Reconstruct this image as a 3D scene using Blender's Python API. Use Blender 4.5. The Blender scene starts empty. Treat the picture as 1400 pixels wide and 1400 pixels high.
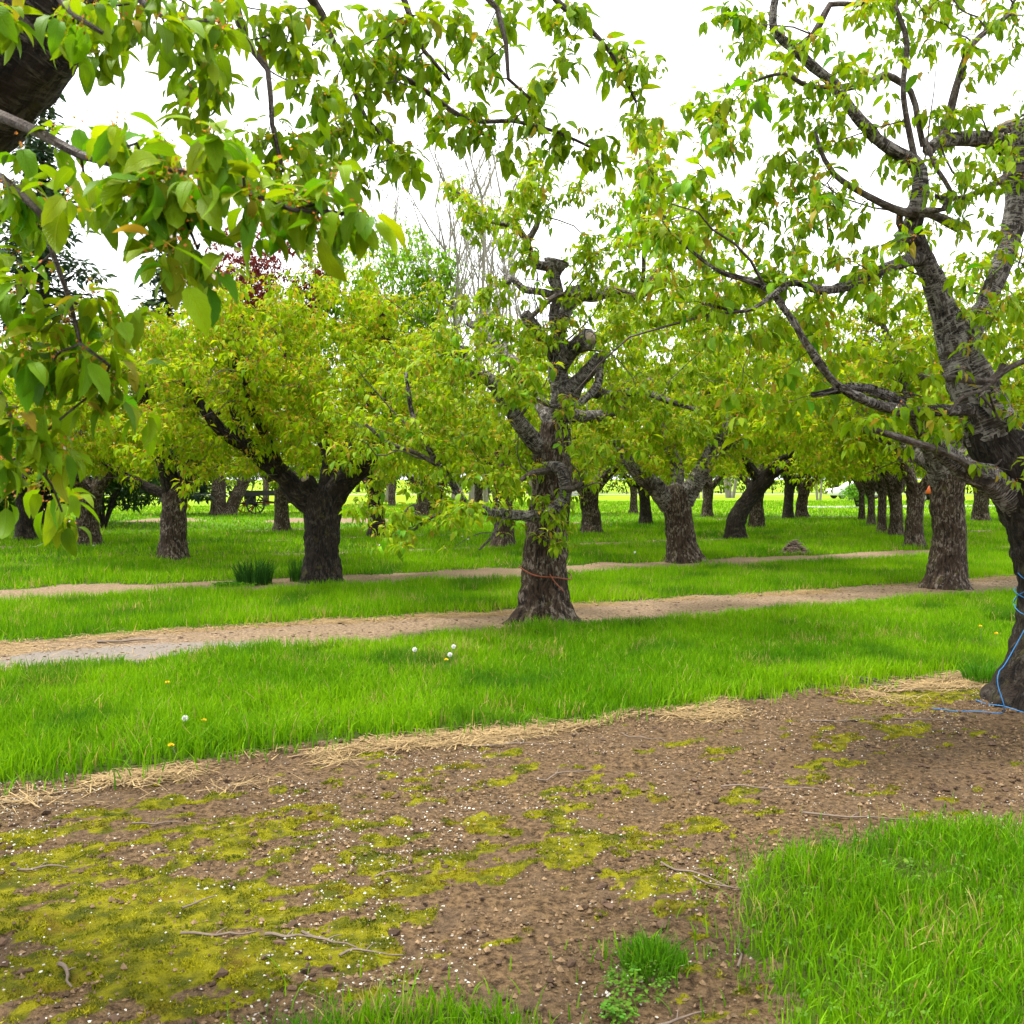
import bpy, math, random
import numpy as np
from math import radians, sin, cos, pi, atan

# ------------------------------------------------------------------ camera, sky, sun, exposure
scene = bpy.context.scene
COL = scene.collection
PITCH = atan(45 / 1400)
CAMZ = 1.6
cam_data = bpy.data.cameras.new("camera")
cam_data.sensor_width = 36
cam_data.lens = 36
cam_data.clip_start = 0.05
cam_data.clip_end = 6000
cam_data.dof.use_dof = True
cam_data.dof.focus_distance = 10.5
cam_data.dof.aperture_fstop = 14.0
cam = bpy.data.objects.new("camera", cam_data)
COL.objects.link(cam)
cam.location = (0, 0, CAMZ)
cam.rotation_euler = (pi / 2 - PITCH, 0, 0)
scene.camera = cam

SUN_EL, SUN_AZ = 70, -75          # degrees; azimuth from +Y (view direction) towards +X
world = bpy.data.worlds.new("World")
scene.world = world
world.use_nodes = True
nt = world.node_tree
nt.nodes.clear()
sky = nt.nodes.new("ShaderNodeTexSky")
sky.sky_type = 'NISHITA'
sky.sun_disc = False
sky.sun_elevation = radians(SUN_EL)
sky.sun_rotation = radians(SUN_AZ)
sky.dust_density = 6
mixw = nt.nodes.new("ShaderNodeMix")
mixw.data_type = 'RGBA'
mixw.inputs[0].default_value = 0.93      # an even veil of white cloud over the sky
mixw.inputs[7].default_value = (8.6, 8.75, 9.0, 1)
bgw = nt.nodes.new("ShaderNodeBackground")
bgw.inputs[1].default_value = 0.058
outw = nt.nodes.new("ShaderNodeOutputWorld")
nt.links.new(sky.outputs[0], mixw.inputs[6])
nt.links.new(mixw.outputs[2], bgw.inputs[0])
nt.links.new(bgw.outputs[0], outw.inputs[0])

sun_d = bpy.data.lights.new("sun", 'SUN')
sun_d.energy = 1.5
sun_d.angle = radians(11)
sun_d.color = (1.0, 0.965, 0.9)
sun = bpy.data.objects.new("sun", sun_d)
COL.objects.link(sun)
sun.location = (0, 0, 30)
sun.rotation_euler = (radians(90 - SUN_EL), 0, radians(180 - SUN_AZ))

vs = scene.view_settings
vs.view_transform = 'Standard'
vs.look = 'None'
vs.exposure = 2.42
vs.gamma = 1
vs.use_curve_mapping = False
scene.cycles.max_bounces = 6
scene.cycles.diffuse_bounces = 3
scene.cycles.transmission_bounces = 4
scene.cycles.transparent_max_bounces = 4

# ------------------------------------------------------------------ numeric helpers
RNG = np.random.default_rng(7)
_TAB = np.random.default_rng(3).random((64, 64, 64)).astype(np.float32)


def vnoise(p, seed=0):
    p = np.asarray(p, float) + seed * 7.31
    i = np.floor(p).astype(int)
    f = p - i
    f = f * f * (3 - 2 * f)
    i &= 63
    j = (i + 1) & 63
    x, y, z = i.T
    X, Y, Z = j.T
    a, b, c = f.T
    t = _TAB
    return ((t[x, y, z] * (1 - a) + t[X, y, z] * a) * (1 - b) + (t[x, Y, z] * (1 - a) + t[X, Y, z] * a) * b) * (1 - c) + \
           ((t[x, y, Z] * (1 - a) + t[X, y, Z] * a) * (1 - b) + (t[x, Y, Z] * (1 - a) + t[X, Y, Z] * a) * b) * c


def fbm(p, octv=4, seed=0):
    p = np.asarray(p, float)
    r = np.zeros(len(p)); amp = .5; tot = 0
    for k in range(octv):
        r += amp * vnoise(p * 2 ** k, seed + k * 3); tot += amp; amp *= .5
    return r / tot


def n2(x, y, sc, octv=3, seed=0):
    return fbm(np.stack([x * sc, y * sc, np.full_like(x, seed * 1.7)], 1), octv, seed)


def sstep(a, b, x):
    t = np.clip((x - a) / (b - a), 0, 1)
    return t * t * (3 - 2 * t)


def P(px, py, y):
    """point at forward distance y that lies on the sight line through photo pixel px,py (1400 px photo)"""
    u = (px - 700) / 1400; v = (700 - py) / 1400
    d = np.array([u, cos(PITCH) + v * sin(PITCH), -sin(PITCH) + v * cos(PITCH)])
    q = d * (y / d[1])
    q[2] += CAMZ
    return q


def G(px, py):
    """ground point seen at photo pixel"""
    u = (px - 700) / 1400; v = (700 - py) / 1400
    d = np.array([u, cos(PITCH) + v * sin(PITCH), -sin(PITCH) + v * cos(PITCH)])
    q = d * (-CAMZ / d[2])
    return q[0], q[1]


def proj(Q):
    Q = np.asarray(Q, float)
    x = Q[:, 0]; y = Q[:, 1]; z = Q[:, 2] - CAMZ
    dep = y * cos(PITCH) - z * sin(PITCH)
    up = y * sin(PITCH) + z * cos(PITCH)
    dd = np.maximum(dep, 1e-3)
    return 700 + 1400 * x / dd, 700 - 1400 * up / dd, dep


def norm(a):
    return a / np.maximum(np.linalg.norm(a, axis=-1, keepdims=True), 1e-9)


def crom(pts, ds):
    """Catmull-Rom resample of rows (any number of columns, first three are position)"""
    p = np.asarray(pts, float)
    if len(p) < 2:
        return p
    q = np.vstack([2 * p[0] - p[1], p, 2 * p[-1] - p[-2]])
    out = []
    for k in range(len(p) - 1):
        a, b, c, d = q[k:k + 4]
        n = max(1, int(np.linalg.norm((c - b)[:3]) / ds))
        t = np.arange(n)[:, None] / n
        out.append(.5 * (2 * b + (c - a) * t + (2 * a - 5 * b + 4 * c - d) * t ** 2 + (3 * b - a - 3 * c + d) * t ** 3))
    out.append(p[-1:])
    return np.vstack(out)


class MB:
    """collects vertices / faces of one mesh"""
    def __init__(self):
        self.V = []; self.Q = []; self.T = []; self.C = []; self.U = []; self.n = 0

    def add(self, V, Q=None, T=None, C=None, U=None):
        V = np.asarray(V, float).reshape(-1, 3)
        self.V.append(V)
        if Q is not None and len(Q): self.Q.append(np.asarray(Q, int).reshape(-1, 4) + self.n)
        if T is not None and len(T): self.T.append(np.asarray(T, int).reshape(-1, 3) + self.n)
        self.C.append(np.tile([1, 1, 1], (len(V), 1)) if C is None else np.broadcast_to(np.asarray(C, float), (len(V), 3)))
        self.U.append(np.zeros((len(V), 2)) if U is None else np.asarray(U, float))
        self.n += len(V)
        return self

    def box(self, c, s, rot=None, C=None):
        c = np.asarray(c, float); s = np.asarray(s, float) / 2
        v = np.array([[x, y, z] for x in (-1, 1) for y in (-1, 1) for z in (-1, 1)], float) * s
        if rot is not None: v = v @ np.asarray(rot).T
        return self.add(v + c, Q=[[0, 1, 3, 2], [4, 6, 7, 5], [0, 4, 5, 1], [2, 3, 7, 6], [0, 2, 6, 4], [1, 5, 7, 3]], C=C)

    def mesh(self, name, mat, smooth=True, off=None):
        V = np.vstack(self.V)
        if off is not None: V = V - np.asarray(off)
        Q = np.vstack(self.Q) if self.Q else np.zeros((0, 4), int)
        T = np.vstack(self.T) if self.T else np.zeros((0, 3), int)
        me = bpy.data.meshes.new(name)
        me.vertices.add(len(V))
        me.vertices.foreach_set("co", V.astype(np.float32).ravel())
        li = np.concatenate([Q.ravel(), T.ravel()]).astype(np.int32)
        me.loops.add(len(li))
        me.loops.foreach_set("vertex_index", li)
        me.polygons.add(len(Q) + len(T))
        st = np.concatenate([np.arange(len(Q)) * 4, len(Q) * 4 + np.arange(len(T)) * 3]).astype(np.int32)
        me.polygons.foreach_set("loop_start", st)
        me.polygons.foreach_set("use_smooth", np.full(len(st), smooth))
        C = np.vstack(self.C)
        a = me.attributes.new("Col", 'FLOAT_COLOR', 'POINT')
        a.data.foreach_set("color", np.hstack([C, np.ones((len(C), 1))]).astype(np.float32).ravel())
        U = np.vstack(self.U)
        b = me.attributes.new("UVMap", 'FLOAT2', 'CORNER')
        b.data.foreach_set("vector", U[li].astype(np.float32).ravel())
        me.materials.append(mat)
        me.update(calc_edges=True)
        me.validate()
        return me

    def obj(self, name, mat, parent=None, smooth=True, off=None):
        return link(name, self.mesh(name, mat, smooth, off), parent)


def link(name, data, parent=None, loc=None):
    o = bpy.data.objects.new(name, data)
    COL.objects.link(o)
    if parent is not None: o.parent = parent
    if loc is not None: o.location = loc
    return o


def tag(o, label=None, cat=None, group=None, kind=None):
    if label: o["label"] = label
    if cat: o["category"] = cat
    if group: o["group"] = group
    if kind: o["kind"] = kind
    return o


def thing(name, label, cat, loc, group=None):
    return tag(link(name, None, None, loc), label, cat, group)


def frames(p):
    d = np.gradient(p, axis=0) if len(p) > 1 else np.array([[0, 0, 1.]])
    d = norm(d)
    x = np.cross(d[0], [0, 1, 0.02])
    if np.linalg.norm(x) < .2: x = np.cross(d[0], [1, 0, 0])
    x = x / np.linalg.norm(x)
    X = []
    for t in d:
        x = x - t * np.dot(x, t)
        x = x / max(np.linalg.norm(x), 1e-9)
        X.append(x)
    X = np.array(X)
    return d, X, np.cross(d, X)


def tube(mb, pts, sides=8, ds=None, rough=0., flare=0., knob=0., seed=0, furrow=0., capend=True, col=None):
    """swept limb; pts rows x,y,z,r; rough = lumps, furrow = long bark ridges, flare = root flare"""
    p = np.asarray(pts, float)
    if ds: p = crom(p, ds)
    p[:, 3] = np.maximum(p[:, 3], .0008)
    c, r = p[:, :3], p[:, 3]
    d, X, Y = frames(c)
    a = np.arange(sides + 1) / sides * 2 * pi + pi / 2
    ca, sa = np.cos(a), np.sin(a)
    ca[-1], sa[-1] = ca[0], sa[0]
    dirs = X[:, None, :] * ca[None, :, None] + Y[:, None, :] * sa[None, :, None]
    base = c[:, None, :] + dirs * r[:, None, None]
    L = np.concatenate([[0], np.cumsum(np.linalg.norm(np.diff(c, axis=0), axis=1))])
    R = np.repeat(r[:, None], sides + 1, 1)
    flat = base.reshape(-1, 3)
    if rough:
        k = (fbm(flat * 5, 3, seed) - .5) * 2 * rough + (fbm(flat * 17, 2, seed + 5) - .5) * rough
        R = R * (1 + k.reshape(R.shape))
    if furrow:
        q = np.stack([np.repeat(ca[None], len(c), 0).ravel() * 4.2, np.repeat(sa[None], len(c), 0).ravel() * 4.2,
                      np.repeat(L[:, None], sides + 1, 1).ravel() * 4.5], 1)
        w = np.abs(fbm(q + (fbm(flat * 9, 2, seed) - .5)[:, None] * 1.2, 3, seed + 9) - .5) * 2
        q2 = q * np.array([2.2, 2.2, 2.6])
        w2 = np.abs(fbm(q2, 2, seed + 19) - .5) * 2
        R = R + furrow * ((w.reshape(R.shape) - .3) * 1.5 + (w2.reshape(R.shape) - .3) * .7)
    if flare:
        h = np.clip(c[:, 2], 0, 2)
        lob = .55 + .45 * np.cos(a * 5 + seed) * np.cos(a * 2 + seed * 2) + .2 * np.cos(a * 3 + seed * 1.7)
        lob[-1] = lob[0]
        R = R * (1 + flare * np.exp(-h / .17)[:, None] * lob[None])
    if knob:
        tt = (L[-1] - L)
        lump = .5 + 1.3 * fbm(flat * 14, 2, seed + 2).reshape(R.shape)
        R = R * (1 + knob * np.exp(-(tt / (r[-1] * 1.6)) ** 2)[:, None] * lump)
    R[:, -1] = R[:, 0]
    V = c[:, None, :] + dirs * R[:, :, None]
    n = len(c); k = sides + 1
    ii, jj = np.meshgrid(np.arange(n - 1), np.arange(sides), indexing='ij')
    q = np.stack([ii * k + jj, ii * k + jj + 1, (ii + 1) * k + jj + 1, (ii + 1) * k + jj], -1).reshape(-1, 4)
    U = np.stack([np.repeat((a[None] - pi / 2) * max(r.mean(), .01), n, 0), np.repeat(L[:, None], k, 1)], -1).reshape(-1, 2)
    VV = V.reshape(-1, 3)
    T = []
    if capend:
        VV = np.vstack([VV, c[-1] + d[-1] * r[-1] * .25])
        U = np.vstack([U, [0, L[-1]]])
        T = [[(n - 1) * k + j, (n - 1) * k + j + 1, n * k] for j in range(sides)]
    mb.add(VV, Q=q, T=T, U=U, C=col)
    return mb


# ------------------------------------------------------------------ materials
class NT:
    def __init__(self, name):
        self.m = bpy.data.materials.new(name)
        self.m.use_nodes = True
        self.t = self.m.node_tree
        self.t.nodes.clear()
        self.out = self.n("ShaderNodeOutputMaterial")

    def n(self, typ, **kw):
        o = self.t.nodes.new(typ)
        for k, v in kw.items(): setattr(o, k, v)
        return o

    def l(self, a, b): self.t.links.new(a, b)

    def val(self, sock, v):
        if hasattr(v, "is_output") or isinstance(v, bpy.types.NodeSocket): self.l(v, sock)
        else: sock.default_value = v

    def math(self, op, a, b=0.0, c=None):
        o = self.n("ShaderNodeMath", operation=op)
        self.val(o.inputs[0], a); self.val(o.inputs[1], b)
        if c is not None: self.val(o.inputs[2], c)
        return o.outputs[0]

    def mix(self, f, a, b, mode='MIX'):
        o = self.n("ShaderNodeMix", data_type='RGBA', blend_type=mode)
        self.val(o.inputs[0], f)
        for s, v in ((o.inputs[6], a), (o.inputs[7], b)):
            if isinstance(v, tuple) and len(v) == 3: v = v + (1,)
            self.val(s, v)
        return o.outputs[2]

    def noise(self, vec, scale, detail=3, rough=.6, dist=0.):
        o = self.n("ShaderNodeTexNoise")
        if vec is not None: self.l(vec, o.inputs["Vector"])
        o.inputs["Scale"].default_value = scale; o.inputs["Detail"].default_value = detail
        o.inputs["Roughness"].default_value = rough; o.inputs["Distortion"].default_value = dist
        return o.outputs[0]

    def ramp(self, f, a, b):
        o = self.n("ShaderNodeMapRange", interpolation_type='SMOOTHSTEP')
        self.l(f, o.inputs[0]); o.inputs[1].default_value = a; o.inputs[2].default_value = b
        return o.outputs[0]

    def mapv(self, vec, scale):
        o = self.n("ShaderNodeMapping")
        self.l(vec, o.inputs[0]); o.inputs["Scale"].default_value = scale
        return o.outputs[0]

    def bump(self, h, strength=.5, dist=.02, nrm=None):
        o = self.n("ShaderNodeBump")
        o.inputs["Strength"].default_value = strength; o.inputs["Distance"].default_value = dist
        self.l(h, o.inputs["Height"])
        if nrm: self.l(nrm, o.inputs["Normal"])
        return o.outputs[0]

    def pbr(self, col, rough=.7, nrm=None, spec=.3, metal=0.):
        o = self.n("ShaderNodeBsdfPrincipled")
        if isinstance(col, tuple) and len(col) == 3: col = col + (1,)
        self.val(o.inputs["Base Color"], col); self.val(o.inputs["Roughness"], rough)
        o.inputs["Specular IOR Level"].default_value = spec; o.inputs["Metallic"].default_value = metal
        if nrm: self.l(nrm, o.inputs["Normal"])
        return o.outputs[0]

    def done(self, sh):
        self.l(sh, self.out.inputs[0])
        return self.m


def m_leaf(name, veins, spec=.14, trans=.42, objrand=False, rough=.5):
    t = NT(name)
    c = t.n("ShaderNodeAttribute", attribute_name="Col").outputs["Color"]
    if objrand:
        oi = t.n("ShaderNodeObjectInfo").outputs["Random"]
        hs = t.n("ShaderNodeHueSaturation")
        t.l(c, hs.inputs["Color"])
        t.l(t.math('MULTIPLY_ADD', oi, .5, .72), hs.inputs["Value"])
        t.l(t.math('MULTIPLY_ADD', t.math('FRACT', t.math('MULTIPLY', oi, 7.3)), .035, .482), hs.inputs["Hue"])
        c = hs.outputs[0]
    oc = t.n('ShaderNodeTexCoord').outputs['Object']
    c = t.mix(t.math('MULTIPLY', t.ramp(t.noise(oc, 30 if not objrand else 3.2, 3, .6), .45, .7), .3), c, t.mix(1.0, c, (.75, .62, .7), 'MULTIPLY'))
    nrm = None
    if veins:
        uv = t.n("ShaderNodeUVMap", uv_map="UVMap").outputs[0]
        sx = t.n("ShaderNodeSeparateXYZ"); t.l(uv, sx.inputs[0])
        au = t.math('ABSOLUTE', sx.outputs[0])
        ph = t.math('SUBTRACT', t.math('MULTIPLY', sx.outputs[1], 11.0), t.math('MULTIPLY', au, 3.2))
        saw = t.math('ABSOLUTE', t.math('SUBTRACT', t.math('FRACT', ph), .5))       # .5 on a vein
        ven = t.ramp(saw, .36, .5)
        mid = t.n("ShaderNodeMapRange", interpolation_type='SMOOTHSTEP')
        t.l(au, mid.inputs[0]); mid.inputs[1].default_value = .1; mid.inputs[2].default_value = .0
        v = t.math('MAXIMUM', t.math('MULTIPLY', ven, .6), mid.outputs[0])
        c = t.mix(t.math('MULTIPLY', v, .55), c, t.mix(1.0, c, (1.5, 1.3, 1.6), 'MULTIPLY'))
        nrm = t.bump(t.math('SUBTRACT', 1.0, v), .55, .004)
    p = t.pbr(c, rough, nrm, spec)
    tr = t.n("ShaderNodeBsdfTranslucent")
    t.l(t.mix(1.0, c, (1.25, 1.2, .6), 'MULTIPLY'), tr.inputs[0])
    mx = t.n("ShaderNodeMixShader"); mx.inputs[0].default_value = trans
    t.l(p, mx.inputs[1]); t.l(tr.outputs[0], mx.inputs[2])
    return t.done(mx.outputs[0])


def m_bark(name, dark, mid, pale, band=0., pale_amt=.5, moss=.25):
    t = NT(name)
    uv = t.n("ShaderNodeUVMap", uv_map="UVMap").outputs[0]
    ob = t.n("ShaderNodeTexCoord").outputs["Object"]
    fur = t.noise(t.mapv(uv, (22, 6.5, 1)), 1.0, 6, .7, .9)
    fine = t.noise(ob, 55, 4, .7)
    big = t.noise(ob, 3.2, 3, .6)
    c = t.mix(t.ramp(fur, .36, .62), dark, mid)
    flk = t.math('MULTIPLY', t.ramp(t.noise(t.mapv(uv, (26, 11, 1)), 1.0, 4, .7, .4), .50, .60), t.ramp(big, .38, .52))
    c = t.mix(t.math('MULTIPLY', flk, pale_amt), c, pale)
    h = t.math('ADD', t.math('MULTIPLY', fur, 1.0), t.math('MULTIPLY', fine, .35))
    if band:
        bn = t.noise(t.mapv(uv, (7, 38, 1)), 1.0, 5, .7, 1.6)
        bm = t.math('MULTIPLY', t.ramp(bn, .47, .6), t.ramp(t.noise(ob, 4.5, 3, .6), .36, .56))
        c = t.mix(t.math('MULTIPLY', bm, band), c, pale)
        h = t.math('ADD', h, t.math('MULTIPLY', bn, .9))
    if moss:
        mm = t.math('MULTIPLY', t.ramp(t.noise(ob, 6.5, 4, .65), .56, .7), moss)
        c = t.mix(mm, c, (.10, .095, .018))
    c = t.mix(t.math('MULTIPLY', t.ramp(fine, .35, .7), .35), c, t.mix(1.0, c, (.45, .42, .4), 'MULTIPLY'))
    return t.done(t.pbr(c, .85, t.bump(h, 1.0, .05), .2))


def m_plain(name, col, rough=.7, var=.25, scale=20, bump=.2, metal=0., spec=.3):
    t = NT(name)
    ob = t.n("ShaderNodeTexCoord").outputs["Object"]
    nz = t.noise(ob, scale, 4, .65)
    c = t.mix(t.math('MULTIPLY', t.ramp(nz, .3, .7), var), col, tuple(x * .4 for x in col))
    return t.done(t.pbr(c, rough, t.bump(nz, bump, .01), spec, metal))


def m_col(name, rough=.85, var=.4, scale=60, bump=.4, trans=0.):
    """colour from the mesh's own colour layer, broken up by noise"""
    t = NT(name)
    c = t.n("ShaderNodeAttribute", attribute_name="Col").outputs["Color"]
    ob = t.n("ShaderNodeTexCoord").outputs["Object"]
    nz = t.noise(ob, scale, 4, .65)
    c = t.mix(t.math('MULTIPLY', t.ramp(nz, .3, .7), var), c, t.mix(1.0, c, (.5, .48, .45), 'MULTIPLY'))
    sh = t.pbr(c, rough, t.bump(nz, bump, .008), .2)
    if trans:
        tr = t.n("ShaderNodeBsdfTranslucent"); t.l(c, tr.inputs[0])
        mx = t.n("ShaderNodeMixShader"); mx.inputs[0].default_value = trans
        t.l(sh, mx.inputs[1]); t.l(tr.outputs[0], mx.inputs[2])
        sh = mx.outputs[0]
    return t.done(sh)


M_LEAF = m_leaf("leaf_veined", True)
M_LEAFO = m_leaf("leaf_single", True, objrand=True)
M_LEAFF = m_leaf("leaf_far", False, .04, .44)
M_GRASS = m_leaf("grass_blade", False, .05, trans=.38, rough=.6)
M_BARK = m_bark("bark_trunk", (.006, .004, .0025), (.068, .043, .026), (.27, .225, .18), 0, .7, .35)
M_BARKD = m_bark("bark_dark", (.004, .003, .0022), (.028, .019, .013), (.12, .105, .085), 0, .4, .45)
M_LIMB = m_bark("bark_limb", (.009, .007, .005), (.075, .059, .047), (.42, .39, .35), .85, .7, .35)
M_LIMBD = m_bark("bark_limb_dark", (.006, .0045, .0035), (.032, .023, .016), (.16, .145, .115), .8, .5, .4)
M_TWIG = m_bark("bark_twig", (.05, .036, .028), (.14, .11, .09), (.34, .32, .29), .3, .5, .1)
M_CUT = m_plain("cut_wood", (.30, .24, .17), .85, .6, 30, .4)
M_CLOD = m_col("soil_clod", .95, .5, 90, .6)
M_PETAL = m_col("petal", .6, .1, 30, .1, .25)
M_STRAW = m_col("straw", .8, .3, 40, .1, .2)
M_MOSS = m_col("moss", .9, .3, 80, .3, .2)

# ------------------------------------------------------------------ ground
ANG = radians(27)
CS, SN = cos(ANG), sin(ANG)


def so(x, y): return x * CS + y * SN, -x * SN + y * CS
def xy(s, o): return s * CS - o * SN, s * SN + o * CS


def inpoly(x, y, poly):
    r = np.zeros(len(x), bool)
    n = len(poly)
    for k in range(n):
        x1, y1 = poly[k]; x2, y2 = poly[(k + 1) % n]
        c = ((y1 > y) != (y2 > y)) & (x < (x2 - x1) * (y - y1) / ((y2 - y1) if y2 != y1 else 1e-9) + x1)
        r ^= c
    return r


PATCH_R = [G(*p) for p in ((1010, 1225), (1050, 1180), (1130, 1168), (1215, 1150), (1255, 1135), (1330, 1128), (1420, 1140), (1700, 1090), (2300, 1250), (2300, 1900), (1110, 1900), (1085, 1400), (1062, 1340), (1030, 1300))]
PATCH_L = [G(*p) for p in ((395, 1415), (440, 1392), (500, 1378), (600, 1380), (690, 1400), (760, 1430), (800, 1500), (760, 1800), (300, 1800), (330, 1500))]
CLUMP = [G(*p) for p in ((850, 1318), (880, 1300), (925, 1305), (935, 1325), (905, 1340), (865, 1338))]
TRACK = [G(*p) for p in ((740, 1400), (1000, 1325), (1110, 1335), (1090, 1420), (900, 1500), (700, 1500))]


def zones(x, y):
    """soil, moss, straw and grey-dust amounts at ground points"""
    s, o = so(x, y)
    w = (n2(s, o, .9, 3, 1) - .5) * .55 + (n2(s, o, 5, 2, 2) - .5) * .22
    oo = o + w
    e = .05
    s1 = sstep(2.2 - e, 2.2 + e, oo + .4) * sstep(5.86 + e, 5.86 - e, oo)
    s1 = np.maximum(s1, (oo < 2.4) * 1.0)
    xj = x + (n2(x, y, 9, 3, 4) - .5) * .16; yj = y + (n2(x, y, 9, 3, 5) - .5) * .16
    gr = inpoly(xj, yj, PATCH_R) | inpoly(xj, yj, PATCH_L) | inpoly(xj, yj, CLUMP)
    s1 = np.where(gr, 0, s1)
    s2 = sstep(9.42 - e, 9.42 + e, oo) * sstep(11.2 + e, 11.2 - e, oo)
    oo = oo + (n2(s, o, 1.6, 3, 14) - .5) * 1.1
    s3 = sstep(14.75, 14.9, oo) * sstep(16.6, 16.45, oo) * sstep(.28, .40, n2(s, o, .55, 2, 8))
    s4 = sstep(20.75, 20.95, oo) * sstep(21.85, 21.65, oo) * sstep(.40, .52, n2(s, o, .5, 2, 9))
    s5 = sstep(26.4, 26.7, oo) * sstep(27.5, 27.2, oo) * sstep(.46, .58, n2(s, o, .35, 2, 10))
    s6 = sstep(31.2, 31.5, oo) * sstep(32.6, 32.3, oo) * sstep(.46, .58, n2(s, o, .3, 2, 11))
    wag = sstep(36.5, 38, y) * sstep(43, 41.5, y) * sstep(-15.5, -14, x) * sstep(-3, -6, x) * sstep(.38, .55, n2(x, y, .35, 3, 12)) * .8
    oo = o + w
    soil = np.clip(s1 + s2 + s3 + s4 + s5 + s6 + wag, 0, 1)
    # moss on the near soil
    reg = np.exp(-(((s - .1) / 2.3) ** 2 + ((o - 3.9) / 1.05) ** 2)) * 1.1
    reg = np.maximum(reg, np.exp(-(((s - 4.9) / 1.35) ** 2 + ((o - 4.65) / .42) ** 2)) * .78)
    reg = np.maximum(reg, np.exp(-(((s - 6.2) / .55) ** 2 + ((o - 5.35) / .25) ** 2)) * .9)
    reg = np.maximum(reg, np.exp(-(((s - 2.6) / .9) ** 2 + ((o - 3.6) / .6) ** 2)) * .72)
    pat = n2(s, o, 1.7, 2, 20) * .25 + n2(s * .5, o, 6.5, 3, 21) * .35 + n2(s * .6, o, 17, 3, 22) * .40
    moss = sstep(.60, .78, np.minimum(reg, .85) * .55 + (pat - .5) * 2.7 + .315) * s1
    st1 = sstep(5.25, 5.55, oo + (n2(s, o, 3, 2, 36) - .5) * .5) * sstep(5.95, 5.84, oo) * sstep(.42, .62, n2(s, o, 1.3, 3, 30)) * s1 * sstep(-1.5, .2, s + (n2(s, o, 2, 2, 33) - .5) * 2)
    st1 = np.maximum(st1, sstep(5.55, 5.7, oo) * sstep(5.9, 5.84, oo) * sstep(.5, .62, n2(s, o, 1.8, 2, 35)) * s1)
    st2 = (sstep(10.75, 11.0, oo) + sstep(9.75, 9.5, oo) * .7) * s2 * sstep(.3, .5, n2(s, o, 1.1, 2, 31))
    st2 = np.maximum(st2, s2 * sstep(2.5, -1.5, s) * sstep(.42, .6, n2(s, o, 1.6, 3, 32)) * .9)
    grey = s2 * np.exp(-(((s - .9) / 1.5) ** 2 + ((o - 9.95) / .5) ** 2))
    return soil, moss, np.clip(st1 + st2, 0, 1), np.clip(grey * 1.2, 0, 1), s1


def ground_h(x, y, soil, moss, s1):
    s, o = so(x, y)
    h = (n2(x, y, .35, 2, 40) - .5) * .05
    near = sstep(14, 9, o)
    cl = n2(x, y, 11, 4, 41)
    rg = np.abs(n2(x, y, 5, 3, 42) - .5) * 2
    h += near * soil * ((cl - .5) * .055 * (1 - .5 * moss) - rg * .024 + (n2(x, y, 1.6, 2, 43) - .5) * .05)
    h += near * moss * (.012 + (n2(x, y, 14, 2, 44) - .5) * .022)
    h += near * (1 - soil) * (.015 + (n2(x, y, 3.5, 2, 45) - .5) * .03)
    tr = inpoly(x, y, TRACK) * s1
    h = np.where(tr > .5, h * .35 + np.sin(o * 2 * pi / .055 + (n2(x, y, 3, 2, 46) - .5) * 2) * .006 - .012, h)
    far = sstep(16, 26, o)
    h += far * (n2(x, y, .05, 2, 47) - .5) * .1
    return h


def graded(segs):
    out = []
    for a, b, st in segs: out.append(np.arange(a, b, st))
    return np.concatenate(out + [[segs[-1][1]]])


sv = np.concatenate([-np.geomspace(2500, 8, 26), graded([(-7.5, -3.2, .12), (-3.2, 8.2, .048), (8.2, 14, .12), (14, 40, .5)]), np.geomspace(44, 2600, 24)])
ov = np.concatenate([-np.geomspace(400, 2, 14), graded([(-1.5, 1.2, .15), (1.2, 6.2, .042), (6.2, 9.2, .1), (9.2, 11.5, .08), (11.5, 17, .15), (17, 34, .42), (34, 60, 1.3)]), np.geomspace(64, 2600, 26)])
S_, O_ = np.meshgrid(sv, ov, indexing='ij')
gx, gy = xy(S_.ravel(), O_.ravel())
zo = zones(gx, gy)
gz = ground_h(gx, gy, zo[0], zo[1], zo[4])
rad = np.hypot(gx, gy)
gz = np.where(rad > 70, gz * 0 - .02, gz)
na, nb = len(sv), len(ov)
ii, jj = np.meshgrid(np.arange(na - 1), np.arange(nb - 1), indexing='ij')
gq = np.stack([ii * nb + jj, (ii + 1) * nb + jj, (ii + 1) * nb + jj + 1, ii * nb + jj + 1], -1).reshape(-1, 4)
mb = MB()
mb.add(np.stack([gx, gy, gz], 1), Q=gq[:, :], C=np.stack([zo[0], zo[1], zo[2]], 1), U=np.stack([zo[3], zo[4]], 1))

t = NT("ground_soil_grass")
zc = t.n("ShaderNodeAttribute", attribute_name="Col").outputs["Color"]
sp = t.n("ShaderNodeSeparateColor"); t.l(zc, sp.inputs[0])
uvn = t.n("ShaderNodeUVMap", uv_map="UVMap").outputs[0]
su = t.n("ShaderNodeSeparateXYZ"); t.l(uvn, su.inputs[0])
ob = t.n("ShaderNodeTexCoord").outputs["Object"]
f1 = t.noise(ob, 34, 5, .7); f2 = t.noise(ob, 5, 4, .6); f3 = t.noise(ob, 140, 3, .7); f0 = t.noise(ob, .35, 3, .6)
edge = t.math('MULTIPLY', t.math('SUBTRACT', f1, .5), .5)
soilm = t.ramp(t.math('ADD', sp.outputs[0], edge), .4, .6)
soil_c = t.mix(t.ramp(f1, .3, .7), (.024, .014, .0065), (.205, .130, .064))
soil_c = t.mix(t.math('MULTIPLY', t.ramp(f2, .45, .65), .45), soil_c, (.115, .078, .048))
soil_c = t.mix(t.math('MULTIPLY', t.ramp(f3, .55, .7), .4), soil_c, (.26, .18, .115))
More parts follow.
